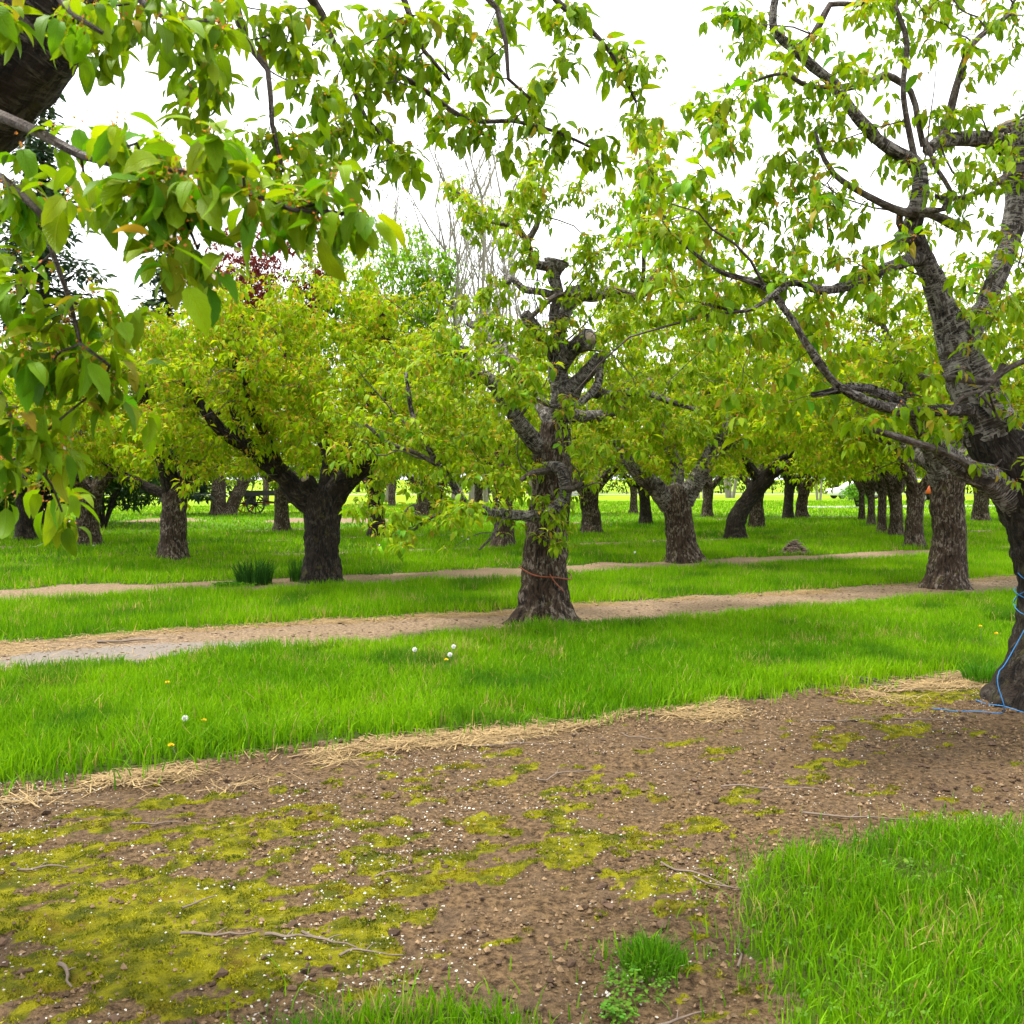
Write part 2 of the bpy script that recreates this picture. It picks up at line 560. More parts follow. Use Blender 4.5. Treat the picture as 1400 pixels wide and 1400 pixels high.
soil_c = t.mix(t.math('MULTIPLY', t.math('SUBTRACT', 1.0, su.outputs[1]), .8), soil_c, t.mix(t.ramp(f1, .3, .7), (.14, .092, .057), (.36, .265, .17)))
soil_c = t.mix(t.math('MULTIPLY', t.ramp(t.math('ADD', su.outputs[0], edge), .35, .65), .75), soil_c, (.22, .20, .18))
mossm = t.ramp(t.math('ADD', sp.outputs[1], t.math('MULTIPLY', t.math('SUBTRACT', f1, .5), .9)), .38, .62)
moss_c = t.mix(t.ramp(t.noise(ob, 9, 3, .6), .35, .65), (.060, .068, .004), (.215, .20, .005))
moss_c = t.mix(t.math('MULTIPLY', t.ramp(t.noise(ob, 4, 3, .6), .58, .7), .55), moss_c, (.13, .075, .008))
stm = t.ramp(t.math('ADD', sp.outputs[2], t.math('MULTIPLY', t.math('SUBTRACT', f1, .5), .8)), .38, .66)
straw_c = t.mix(t.ramp(t.noise(ob, 70, 3, .7), .35, .65), (.15, .095, .042), (.38, .265, .125))
c = t.mix(mossm, soil_c, moss_c)
c = t.mix(t.math('MULTIPLY', stm, .85), c, straw_c)
gr_c = t.mix(t.ramp(t.noise(ob, 3, 4, .65), .35, .65), (.030, .055, .006), (.055, .11, .006))
gr_c = t.mix(t.math('MULTIPLY', t.ramp(f0, .4, .6), .5), gr_c, (.075, .13, .008))
gr_c = t.mix(t.math('MULTIPLY', t.ramp(f1, .3, .7), .45), gr_c, (.060, .045, .016))
lawn = t.n('ShaderNodeSeparateXYZ'); t.l(ob, lawn.inputs[0])
gr_c = t.mix(t.math('MULTIPLY', t.ramp(lawn.outputs[1], 20, 42), .7), gr_c, (.085, .21, .005))
gr_c = t.mix(t.math('MULTIPLY', t.ramp(lawn.outputs[1], 44, 52), .85), gr_c, t.mix(t.ramp(t.noise(ob, .12, 3, .6), .35, .65), (.16, .27, .004), (.22, .33, .004)))
c = t.mix(soilm, gr_c, c)
hh = t.math('ADD', t.math('MULTIPLY', f1, 1.0), t.math('MULTIPLY', f3, .35))
M_GROUND = t.done(t.pbr(c, .95, t.bump(hh, 1.0, .035), .1))
ground = mb.obj("ground", M_GROUND)
tag(ground, "flat orchard ground with bare mossy soil strips between grass", "ground", kind="structure")


def hgt(x, y):
    x = np.atleast_1d(np.asarray(x, float)); y = np.atleast_1d(np.asarray(y, float))
    z = zones(x, y)
    return ground_h(x, y, z[0], z[1], z[4])


# ------------------------------------------------------------------ grass
def blades(mb, x, y, z, h, w, col, segs, rng, lean=.45, az=None):
    n = len(x)
    az = rng.random(n) * 2 * pi if az is None else az
    fx, fy = np.cos(az), np.sin(az)
    ln = np.abs(rng.normal(0, lean, n)) + .05
    tw = rng.random(n) * 2 * pi
    wx, wy = np.cos(tw), np.sin(tw)
    tt = np.linspace(0, 1, segs + 1)
    rows = []
    for k, t_ in enumerate(tt):
        off = ln * h * t_ ** 1.8
        zz = h * (t_ - .28 * np.minimum(ln, 1.6) * t_ ** 2.4)
        c = np.stack([x + fx * off, y + fy * off, z + zz], 1)
        if k == segs:
            rows.append(c[:, None])
        else:
            ww = w * (1 - .55 * t_) * .5
            d = np.stack([wx * ww, wy * ww, ww * 0], 1)
            rows.append(np.stack([c - d, c + d], 1))
    V = np.concatenate(rows, 1)
    k = V.shape[1]
    b = np.arange(n)[:, None] * k
    Q = np.concatenate([b + np.array([2 * r, 2 * r + 1, 2 * r + 3, 2 * r + 2]) for r in range(segs - 1)], 0) if segs > 1 else None
    T = b + np.array([2 * segs - 2, 2 * segs - 1, 2 * segs])
    mb.add(V.reshape(-1, 3), Q=Q, T=T, C=np.repeat(col, k, 0))


def grass_cols(x, y, rng, dry=.03):
    n = len(x)
    a = np.array([.066, .200, .003]); b = np.array([.215, .415, .004]); d = np.array([.40, .34, .11]); dk = np.array([.028, .115, .010])
    m = np.clip(n2(x, y, .8, 3, 60) * 1.5 - .3 + rng.normal(0, .22, n), 0, 1)[:, None]
    c = a * (1 - m) + b * m
    k = sstep(.56, .72, n2(x, y, 1.4, 2, 61))[:, None] * .6
    c = c * (1 - k) + dk * k
    dm = (rng.random(n) < dry * (1 + 7 * sstep(.62, .7, n2(x, y, 2.3, 2, 62))))[:, None]
    return np.where(dm, d * (.6 + .5 * rng.random((n, 1))), c)


def scatter(s0, s1, o0, o1, dens, rng, margin=1.2):
    n = int((s1 - s0) * (o1 - o0) * dens)
    s = s0 + rng.random(n) * (s1 - s0); o = o0 + rng.random(n) * (o1 - o0)
    x, y = xy(s, o)
    k = (y > 1.9) & (np.abs(x) < y * .5 * 1.06 + margin) & (y < 75)
    return x[k], y[k]


def grass_band(name, label, s0, s1, o0, o1, dens, h, w, segs, seed, margin=1.0, thin=0.):
    rng = np.random.default_rng(seed)
    x, y = scatter(s0, s1, o0, o1, dens, rng, margin)
    jt = rng.normal(0, 1, (2, len(x))) * np.where(rng.random(len(x)) < .38, .14, .03)
    z = zones(x + jt[0], y + jt[1])
    keep = z[0] < .35 + rng.random(len(x)) * .3
    keep &= rng.random(len(x)) > .03
    if o1 < 5: keep &= rng.random(len(x)) > .5 * sstep(.52, .66, n2(x, y, 3.2, 3, 67))
    z = tuple(q for q in zones(x, y))
    x, y = x[keep], y[keep]
    zz = ground_h(x, y, z[0][keep], z[1][keep], z[4][keep])
    tall = .62 + .75 * n2(x, y, 1.1, 2, 63) * n2(x, y, 4, 2, 64) * 2.2
    # shorter towards the soil edges
    hh = h * tall * (.65 + .55 * rng.random(len(x)))
    thin_ = sstep(.66, .74, n2(x, y, 2.1, 2, 66))
    hh *= 1 - .55 * thin_
    mb = MB()
    blades(mb, x, y, zz - .008, hh, w * (.7 + .6 * rng.random(len(x))), grass_cols(x, y, rng), segs, rng)
    o = mb.obj(name, M_GRASS)
    tag(o, label, "grass", kind="stuff")
    print('GRASS', label[:30], len(x))
    return len(x)


grass_band("grass", "long green grass at the near edge of the mossy soil", -3.5, 6, 1.0, 4.4, 5800, .090, .0062, 3, 11, .45)
grass_band("grass", "lush grass strip between the mossy soil and the straw-edged dirt strip", -4, 16, 5.6, 9.7, 2900, .125, .0095, 2, 12, .6)
grass_band("grass", "grass strip between the straw-edged dirt strip and the forked dark tree", -4, 27, 11.0, 15.4, 1450, .135, .014, 1, 13)
grass_band("grass", "grass strip behind the forked dark tree", -6, 36, 15.9, 21.2, 540, .14, .02, 1, 14)
grass_band("grass", "grass around the back rows of cherry trees", -8, 50, 21.3, 31.8, 180, .14, .03, 1, 15)
grass_band("grass", "grass beyond the last row of cherry trees", -12, 75, 31.8, 62, 36, .13, .05, 1, 16)

# ------------------------------------------------------------------ straw, clods, petals, moss tips on the soil strips
rng = np.random.default_rng(21)
for (a, b, c_, d_, dens) in ((-4, 9, 5.2, 6.0, 4200), (-5, 16, 9.3, 11.4, 900)):
    x, y = scatter(a, b, c_, d_, dens, rng, .4)
    z = zones(x, y)
    k = rng.random(len(x)) < z[2] * .9
    x, y = x[k], y[k]
    mb = MB()
    n = len(x)
    colr = np.array([.37, .26, .12]) * (.6 + .6 * rng.random((n, 1)))
    zz = ground_h(x, y, z[0][k], z[1][k], z[4][k])
    L = .05 + .09 * rng.random(n)
    az = rng.random(n) * 2 * pi
    dx, dy = np.cos(az) * L, np.sin(az) * L
    wd = .0022 + .002 * rng.random(n)
    px_, py_ = -np.sin(az) * wd, np.cos(az) * wd
    z0 = zz + .004 + .022 * rng.random(n); z1 = zz + .004 + .03 * rng.random(n)
    V = np.stack([np.stack([x - dx - px_, y - dy - py_, z0], 1), np.stack([x - dx + px_, y - dy + py_, z0 + .001], 1),
                  np.stack([x + dx, y + dy, z1], 1)], 1)
    V[:, :, 2] += 0
    mb.add(V.reshape(-1, 3), T=np.arange(n * 3).reshape(-1, 3), C=np.repeat(colr, 3, 0))
    o = mb.obj("straw", M_STRAW, smooth=False)
    tag(o, "dry tan straw along the far edge of the mossy soil" if c_ < 6 else "dry straw scattered on the dirt strip under the orange-tied tree", "straw", kind="stuff")

# soil clods: lumpy pebbles of earth
ico_v = []; ph = (1 + 5 ** .5) / 2
for a in (-1, 1):
    for b in (-ph, ph):
        ico_v += [(0, a, b), (a, b, 0), (b, 0, a)]
ico_v = norm(np.array(ico_v, float))
dm_ = np.linalg.norm(ico_v[:, None] - ico_v[None], axis=2)
ico_t = [(i, j, k) for i in range(12) for j in range(i + 1, 12) for k in range(j + 1, 12) if max(dm_[i, j], dm_[j, k], dm_[i, k]) < 1.1]
ico_t = [t_ if np.dot(np.cross(ico_v[t_[1]] - ico_v[t_[0]], ico_v[t_[2]] - ico_v[t_[0]]), ico_v[t_[0]]) > 0 else (t_[0], t_[2], t_[1]) for t_ in ico_t]


def lumps(mb, x, y, z, r, col, rng, flat=.65):
    n = len(x)
    V = ico_v[None] * (.4 + .95 * rng.random((n, 12, 1)))
    V = V * (r[:, None] * np.stack([.8 + .5 * rng.random(n), .8 + .5 * rng.random(n), np.full(n, flat)], 1))[:, None, :]
    V = V + np.stack([x, y, z], 1)[:, None, :]
    T = (np.arange(n)[:, None, None] * 12 + np.array(ico_t)[None]).reshape(-1, 3)
    mb.add(V.reshape(-1, 3), T=T, C=np.repeat(col, 12, 0))


x, y = scatter(-4, 9, 1.6, 6.0, 300, rng, .3)
z = zones(x, y)
pch = sstep(.38, .62, n2(x, y, 2.2, 3, 70))
k = rng.random(len(x)) < z[4] * (z[0] > .5) * (1 - .75 * z[1]) * (.12 + .88 * pch)
x, y = x[k], y[k]
mb = MB()
r = np.exp(rng.normal(math.log(.0075), .5, len(x))).clip(.003, .024)
col = (np.array([.075, .046, .028]) * (1 - .4 * rng.random((len(x), 1)))) * (1 + rng.random((len(x), 1)) * .75)
lumps(mb, x, y, ground_h(x, y, z[0][k], z[1][k], z[4][k]) + r * .2, r, col, rng)
tag(mb.obj("soil_clods", M_CLOD, smooth=False), "brown crumbly clods of earth on the mossy soil strip", "soil", kind="stuff")

OCT = np.array([[1, 0, 0], [-1, 0, 0], [0, 1, 0], [0, -1, 0], [0, 0, 1], [0, 0, -.6]], float)
OCT_T = np.array([[0, 2, 4], [2, 1, 4], [1, 3, 4], [3, 0, 4], [2, 0, 5], [1, 2, 5], [3, 1, 5], [0, 3, 5]])
x, y = scatter(-3.5, 8.5, 1.6, 6.0, 1500, rng, .1)
z = zones(x, y)
pch = sstep(.40, .60, n2(x, y, 3.0, 3, 75))
k = rng.random(len(x)) < z[4] * (z[0] > .5) * (1 - .55 * z[1]) * (.10 + .90 * pch)
x, y = x[k], y[k]
n = len(x)
r = np.exp(rng.normal(math.log(.0055), .45, n)).clip(.002, .016)
V = OCT[None] * (.45 + .9 * rng.random((n, 6, 1))) * r[:, None, None]
an = rng.random(n) * 6.28
V = np.stack([V[:, :, 0] * np.cos(an)[:, None] - V[:, :, 1] * np.sin(an)[:, None], V[:, :, 0] * np.sin(an)[:, None] + V[:, :, 1] * np.cos(an)[:, None], V[:, :, 2]], 2)
V += np.stack([x, y, ground_h(x, y, z[0][k], z[1][k], z[4][k]) + r * .35], 1)[:, None]
mb = MB()
mb.add(V.reshape(-1, 3), T=(np.arange(n)[:, None, None] * 6 + OCT_T[None]).reshape(-1, 3), C=np.repeat(np.array([.21, .140, .076]) * (.35 + 1.15 * rng.random((n, 1))), 6, 0))
tag(mb.obj("soil_crumbs", M_CLOD, smooth=False), "loose crumbs of dry earth strewn over the mossy soil strip", "soil", kind="stuff")
print("CRUMBS", n)
x, y = scatter(-4, 15, 9.4, 11.3, 75, rng, .3)
z = zones(x, y)
k = z[0] > .6
x, y = x[k], y[k]
mb = MB()
r = np.exp(rng.normal(math.log(.011), .4, len(x))).clip(.004, .026)
col = np.array([.20, .135, .085]) * (.5 + .9 * rng.random((len(x), 1)))
lumps(mb, x, y, ground_h(x, y, z[0][k], z[1][k], z[4][k]) + r * .1, r, col, rng, .4)
tag(mb.obj("wood_chips", M_CLOD), "brown wood chips and crumbs on the dirt strip", "chips", kind="stuff")

x, y = scatter(-4, 9, 1.6, 6.0, 900, rng, .4)
z = zones(x, y)
s_, o_ = so(x, y)
k = (z[4] > .5) & (rng.random(len(x)) < (.08 + .92 * sstep(.40, .62, n2(x, y, 1.8, 3, 71))) * (.35 + .65 * sstep(4.5, -.5, s_)))
x, y = x[k], y[k]
n = len(x)
zz = ground_h(x, y, z[0][k], z[1][k], z[4][k]) + .006 + .012 * rng.random(n)
a = rng.random(n) * 2 * pi
r = .0026 + .0044 * rng.random(n) ** 2
ring = []
for q in range(5):
    th = a + q * 2 * pi / 5
    rr = r * (.7 + .5 * rng.random(n))
    ring.append(np.stack([x + np.cos(th) * rr, y + np.sin(th) * rr * .8, zz + (rng.random(n)) * .006], 1))
V = np.stack(ring, 1)
b = np.arange(n)[:, None] * 5
mb = MB()
mb.add(V.reshape(-1, 3), T=np.concatenate([b + np.array(q) for q in ((0, 1, 2), (0, 2, 3), (0, 3, 4))]),
       C=np.repeat(np.array([.66, .62, .54]) * (.45 + .55 * rng.random((n, 1))), 5, 0))
tag(mb.obj("petals", M_PETAL, smooth=False), "tiny white fallen blossom petals on the mossy soil", "petals", kind="stuff")

x, y = scatter(-4, 8.5, 1.6, 5.9, 24000, rng, .15)
z = zones(x, y)
k = z[1] > .35 + .5 * rng.random(len(x))
x, y = x[k], y[k]
n = len(x)
mm = np.clip(n2(x, y, 8, 2, 72) * 1.8 - .4 + rng.normal(0, .15, n), 0, 1)[:, None]
col = np.array([.060, .085, .004]) * (1 - mm) + np.array([.36, .34, .006]) * mm
og = sstep(.56, .68, n2(x, y, 3.1, 2, 73))[:, None] * .5
col = col * (1 - og) + np.array([.17, .10, .008]) * og
mb = MB()
blades(mb, x, y, ground_h(x, y, z[0][k], z[1][k], z[4][k]) - .004, .004 + .024 * np.clip(n2(x, y, 24, 2, 74) - .25, 0, 1) * (.6 + .8 * rng.random(n)), .005 + .005 * rng.random(n), col, 1, rng, .7)
tag(mb.obj("moss", M_MOSS), "yellow-green moss cushions on the near bare soil", "moss", kind="stuff")

# ------------------------------------------------------------------ leaves
def leaf_tpl(rows, cols, droop, fold, W=.44, serr=0., wav=0.):
    V = []; U = []; idx = {}
    tt = np.linspace(0, 1, rows + 1)
    yy = [0.]; zz = [0.]
    for k in range(1, rows + 1):
        th = -droop * (tt[k] + tt[k - 1]) / 2
        yy.append(yy[-1] + cos(th) / rows); zz.append(zz[-1] + sin(th) / rows)
    for k, t_ in enumerate(tt):
        if k == 0 or k == rows:
            idx[k] = [len(V)] * (2 * cols + 1); V.append((0, yy[k], zz[k])); U.append((0, t_)); continue
        w = .5 * W * sin(pi * t_ ** .82) ** .8 * (1.08 - .25 * t_) + (serr * (1 if k % 2 else -1))
        idx[k] = []
        for c in range(-cols, cols + 1):
            u = c / cols
            idx[k].append(len(V))
            V.append((w * u, yy[k], zz[k] + fold * w * abs(u) + wav * sin(t_ * 9 + c) * abs(u)))
            U.append((u, t_))
    Q = []; T = []
    for k in range(rows):
        for c in range(2 * cols):
            a, b, d, e = idx[k][c], idx[k][c + 1], idx[k + 1][c + 1], idx[k + 1][c]
            if a == b: T.append((a, d, e))
            elif d == e: T.append((a, b, d))
            else: Q.append((a, b, d, e))
    return np.array(V), np.array(Q, int).reshape(-1, 4), np.array(T, int).reshape(-1, 3), np.array(U)


TPL_LO = [leaf_tpl(2, 1, dr, .45, .44) for dr in (.6, 1.1, 1.6)]
TPL_MID = [leaf_tpl(3, 1, dr, fo, .40) for dr, fo in ((.5, .3), (1.0, .4), (1.5, .5), (1.2, .2))]
TPL_M2 = [leaf_tpl(6, 1, dr, fo, .43, .006) for dr, fo in ((.5, .3), (1.0, .35), (1.5, .45), (1.2, .2))]
TPL_HI = [leaf_tpl(9, 2, dr, fo, w, .012, wv) for dr, fo, w, wv in
          ((.4, .25, .43, .012), (.8, .35, .46, .02), (1.2, .3, .42, .02), (1.6, .45, .40, .015), (1.0, .15, .50, .03), (.7, .55, .38, .01))]

C_GREEN = np.array([.120, .275, .003]); C_LIME = np.array([.250, .375, .004]); C_YEL = np.array([.45, .45, .008])
C_DARK = np.array([.060, .160, .004]); C_BRZ = np.array([.36, .22, .030]); C_BIT = np.array([.42, .17, .04])


def cluster_leaves(cp, rng, size, nmin=5, nmax=9, hang=.5, yel=.3, bronze=.07, lit=0.):
    """leaf transforms of whorls at points cp"""
    M = len(cp)
    cnt = rng.integers(nmin, nmax + 1, M)
    ci = np.repeat(np.arange(M), cnt)
    n = len(ci)
    k = np.concatenate([np.arange(c) for c in cnt])
    az = k * 2.4 + np.repeat(rng.random(M) * 6.28, cnt) + rng.normal(0, .35, n)
    el = radians(30) - rng.random(n) ** .75 * radians(70 + 50 * hang)
    d = np.stack([np.cos(az) * np.cos(el), np.sin(az) * np.cos(el), np.sin(el)], 1)
    pos = cp[ci] + d * (size * .28) * (.4 + rng.random((n, 1)))
    up = np.array([0, 0, 1.]) + rng.normal(0, .3, (n, 3))
    z = norm(up - d * np.sum(up * d, 1, keepdims=True))
    sz = size * (.40 + .78 * rng.random(n))
    young = np.clip((el / radians(50) + .35), 0, 1)
    m = np.clip(rng.normal(.38 + lit, .28, n), 0, 1)[:, None]
    col = C_GREEN * (1 - m) + C_LIME * m
    dk = (rng.random(n) < .22)[:, None] * .7
    col = col * (1 - dk) + C_DARK * dk
    yl = np.clip(yel * (.4 + 1.2 * young) * rng.random(n) * 1.6, 0, 1)[:, None]
    col = col * (1 - yl) + C_YEL * yl
    bz = ((rng.random(n) < bronze * (1 + 2 * young)) * (.4 + .5 * rng.random(n)))[:, None]
    col = col * (1 - bz) + C_BRZ * bz
    sz = sz * (1 - .3 * bz[:, 0])
    return pos, d, z, sz, col


def leaf_mesh(mb, L, tpls, rng):
    pos, d, z, sz, col = L
    which = rng.integers(0, len(tpls), len(pos))
    for w, (V, Q, T, U) in enumerate(tpls):
        k = which == w
        n = int(k.sum())
        if not n: continue
        x = np.cross(d[k], z[k])
        W = pos[k][:, None, :] + sz[k][:, None, None] * (x[:, None, :] * V[None, :, :1] + d[k][:, None, :] * V[None, :, 1:2] + z[k][:, None, :] * V[None, :, 2:3])
        b = np.arange(n)[:, None, None] * len(V)
        mb.add(W.reshape(-1, 3), Q=(b + Q[None]).reshape(-1, 4) if len(Q) else None, T=(b + T[None]).reshape(-1, 3) if len(T) else None,
               C=np.repeat(col[k], len(V), 0), U=np.tile(U, (n, 1)))


def bits_mesh(mb, cp, rng, per, size, white=.06):
    """spent blossom stalks and bud scales at the whorls"""
    n = len(cp) * per
    if n == 0: return
    p = np.repeat(cp, per, 0)
    d = norm(rng.normal(0, 1, (n, 3)) + np.array([0, 0, .25]))
    p = p + d * (size * (1.2 + 3.2 * rng.random((n, 1))))
    a = norm(np.cross(d, rng.normal(0, 1, (n, 3)))); b = np.cross(d, a)
    s = (size * (.5 + .8 * rng.random((n, 1))))
    V = np.stack([p - a * s * .5, p + a * s * .5, p + d * s * .9 + b * s * .4, p - d * s * .3 - b * s * .6], 1)
    col = C_BIT * (.5 + .9 * rng.random((n, 1)))
    ol = rng.random((n, 1)) < .35
    col = np.where(ol, np.array([.20, .19, .03]) * (.6 + .7 * rng.random((n, 1))), col)
    wh = rng.random((n, 1)) < white
    col = np.where(wh, np.array([.78, .74, .66]), col)
    k = np.arange(n)[:, None] * 4
    mb.add(V.reshape(-1, 3), T=np.concatenate([k + np.array([0, 1, 2]), k + np.array([0, 3, 1])]), C=np.repeat(col, 4, 0))


LEAF_OBJ_MESH = []
_r = np.random.default_rng(5)
for q in range(18):
    V, Q, T, U = TPL_HI[q % len(TPL_HI)]
    c0 = [C_GREEN * .95, C_GREEN * .6 + C_LIME * .35, C_GREEN * .55 + C_YEL * .3, C_DARK * 1.5][q % 4] * (.85 + .3 * _r.random())
    if q == 17: c0 = C_GREEN * .5 + C_YEL * .35
    st = MB()
    st.add(V, Q=Q, T=T, U=U, C=c0)
    tube(st, np.array([[0, -.22, .05, .012], [0, -.1, .03, .011], [0, .03, .0, .010]]), 3, None, col=C_BRZ * .5 + C_LIME * .5, capend=False)
    LEAF_OBJ_MESH.append(st.mesh("leaf", M_LEAFO))

from mathutils import Matrix


def leaf_objects(L, parent, off, rng, limit=300):
    """the leaves that show largest become leaf objects of their own; returns the mask of the rest"""
    pos, d, z, sz, col = L
    px, py, dep = proj(pos)
    vis = (px > -30) & (px < 1430) & (py > -60) & (py < 1430) & (dep > .3)
    app = np.where(vis, sz / np.maximum(dep, .1), 0)
    pick = np.argsort(-app)[:limit]
    pick = pick[app[pick] > 0]
    x = np.cross(d, z)
    for k in pick:
        m = Matrix(((x[k, 0] * sz[k], d[k, 0] * sz[k], z[k, 0] * sz[k], pos[k, 0] - off[0]),
                    (x[k, 1] * sz[k], d[k, 1] * sz[k], z[k, 1] * sz[k], pos[k, 1] - off[1]),
                    (x[k, 2] * sz[k], d[k, 2] * sz[k], z[k, 2] * sz[k], pos[k, 2] - off[2]), (0, 0, 0, 1)))
        o = link("leaf", LEAF_OBJ_MESH[int(rng.integers(0, 18))], parent)
        o.matrix_local = m
    rest = np.ones(len(pos), bool); rest[pick] = False
    return rest


# ------------------------------------------------------------------ growing twigs towards crown points
def colonise(roots, attr, step=.11, kill=.17, iters=70, seed=0, droop=0., jit=.14, r0=.0024):
    rng = np.random.default_rng(seed)
    pos = [np.asarray(p, float) for p in roots]
    N = np.array(pos); par = [-1] * len(N)
    A = np.asarray(attr, float)
    d2 = ((A[:, None] - N[None]) ** 2).sum(2)
    near = d2.argmin(1); nd = np.sqrt(d2.min(1))
    n0 = len(N)
    age = np.zeros(len(A), int)
    for it in range(iters):
        if len(A) == 0: break
        u, inv = np.unique(near, return_inverse=True)
        v = norm(A - N[near])
        acc = np.zeros((len(u), 3))
        np.add.at(acc, inv, v)
        acc = norm(acc) + rng.normal(0, jit, acc.shape)
        acc[:, 2] -= droop
        new = N[u] + norm(acc) * step
        base = len(N)
        N = np.vstack([N, new]); par += list(u)
        dd = np.sqrt(((A[:, None] - new[None]) ** 2).sum(2))
        b = dd.argmin(1); bd = dd.min(1)
        better = bd < nd
        near = np.where(better, b + base, near); nd = np.where(better, bd, nd)
        age = np.where(better, 0, age + 1)
        keep = (nd > kill) & (age < 4)
        A, near, nd, age = A[keep], near[keep], nd[keep], age[keep]
    par = np.array(par)
    r = np.zeros(len(N)); ch = np.zeros(len(N), int)
    acc = np.zeros(len(N))
    p = 2.35
    for k in range(len(N) - 1, n0 - 1, -1):
        r[k] = r0 if ch[k] == 0 else acc[k] ** (1 / p)
        r[k] = min(r[k], max(.04, r0 * 9))
        acc[par[k]] += r[k] ** p; ch[par[k]] += 1
    return N, par, r, n0


def twig_mesh(mb, N, par, r, n0, sides=4, minr=0.):
    k = np.arange(n0, len(N))
    k = k[r[k] >= minr]
    a = N[par[k]]; b = N[k]
    ra = np.where(par[k] >= n0, np.minimum(r[par[k]], r[k] * 1.25), r[k] * 1.2); rb = r[k]
    d = norm(b - a)
    ref = np.where(np.abs(d[:, 2:3]) > .9, np.array([[1., 0, 0]]), np.array([[0, 0, 1.]]))
    x = norm(np.cross(d, ref)); y = np.cross(d, x)
    b = b + d * rb[:, None] * .5
    th = np.arange(sides) / sides * 2 * pi
    ring = x[:, None, :] * np.cos(th)[None, :, None] + y[:, None, :] * np.sin(th)[None, :, None]
    V = np.concatenate([a[:, None] + ring * ra[:, None, None], b[:, None] + ring * rb[:, None, None]], 1)
    q = np.array([[j, (j + 1) % sides, sides + (j + 1) % sides, sides + j] for j in range(sides)])
    n = len(k)
    Q = (np.arange(n)[:, None, None] * (2 * sides) + q[None]).reshape(-1, 4)
    U = np.stack([np.tile(np.concatenate([th, th]) * .02, n), np.repeat(np.repeat([[0, .1]], n, 0), sides, 1).ravel() + np.repeat(np.arange(n) * .37, 2 * sides)], 1)
    mb.add(V.reshape(-1, 3), Q=Q, U=U)


def ellipsoid(c, r, n, rng, shell=2.4, under=None):
    d = norm(rng.normal(0, 1, (n, 3)))
    q = d * (rng.random((n, 1)) ** (1 / shell))
    p = np.asarray(c) + q * np.asarray(r)
    if under is not None:
        rr = np.hypot(q[:, 0], q[:, 1])
        p = p[p[:, 2] > under[0] + (under[1] - under[0]) * np.clip(1 - rr, 0, 1) ** .7]
    return p


def crown(c, r, n, rng, under=None, seed=0, sprays=26):
    """uneven crown: lumpy outline, open gaps, upright and hanging sprays"""
    c = np.asarray(c, float); r = np.asarray(r, float)
    d = norm(rng.normal(0, 1, (int(n * 1.7), 3)))
    q = d * (rng.random((len(d), 1)) ** (1 / 2.3))
    q = q * (.62 + .66 * fbm(d * 2.3 + 5, 2, seed))[:, None] * 1.06
    p = c + q * r
    gap = fbm(p * 1.25, 2, seed + 4)
    p = p[gap > .44]
    if under is not None:
        rr = np.hypot(*((p - c)[:, :2] / r[:2]).T)
        p = p[p[:, 2] > under[0] + (under[1] - under[0]) * np.clip(1 - rr, 0, 1) ** .7]
    sp = []
    for k in range(sprays):
        b = p[rng.integers(len(p))]
        e = norm(b - c)
        if k % 3 < 2 and b[2] > c[2]: dr = norm(e * .7 + np.array([0, 0, .9]) + rng.normal(0, .2, 3))
        else: dr = norm(e * np.array([1, 1, .2]) + np.array([0, 0, -.2]) + rng.normal(0, .2, 3))
        for q_ in range(5): sp.append(b + dr * (.18 * (q_ + 1)))
    return np.vstack([p, np.array(sp)])


def discs(lst, y, dy, per, rng, minn=2):
    """crown points where foliage hangs: (px, py, radius px) at about distance y"""
    out = []
    for it in lst:
        px, py, r = it[:3]
        yy = it[3] if len(it) > 3 else y
        rm = r / 1400 * yy
        n = max(minn, int(per * (rm / .2) ** 2))
        c = P(px, py, yy)
        depth = rng.normal(0, dy)
        sc = (yy + depth) / yy
        c = np.array([c[0] * sc, yy + depth, CAMZ + (c[2] - CAMZ) * sc])
        out.append(c + norm(rng.normal(0, 1, (n, 3))) * rng.random((n, 1)) ** .5 * rm * np.array([1, 1.4, 1]))
    return np.vstack(out)


def limb_px(pts, y):
    """limb drawn as photo pixels (px, py, radius px[, distance]) -> rows x y z r"""
    out = []
    for p in pts:
        yy = p[3] if len(p) > 3 else y
        out.append(list(P(p[0], p[1], yy)) + [p[2] / 1400 * yy])
    return out


def cut_face(root, limb, off, rng, scale=.8):
    p = np.array(limb[-1]); q = np.array(limb[-2])
    d = norm((p - q)[:3])
    m = MB()
    tube(m, [list(p[:3] + d * p[3] * .12) + [p[3] * scale], list(p[:3] + d * p[3] * .34) + [p[3] * scale * .92]], 10, None, rough=.12, seed=int(rng.integers(99)))
    return m


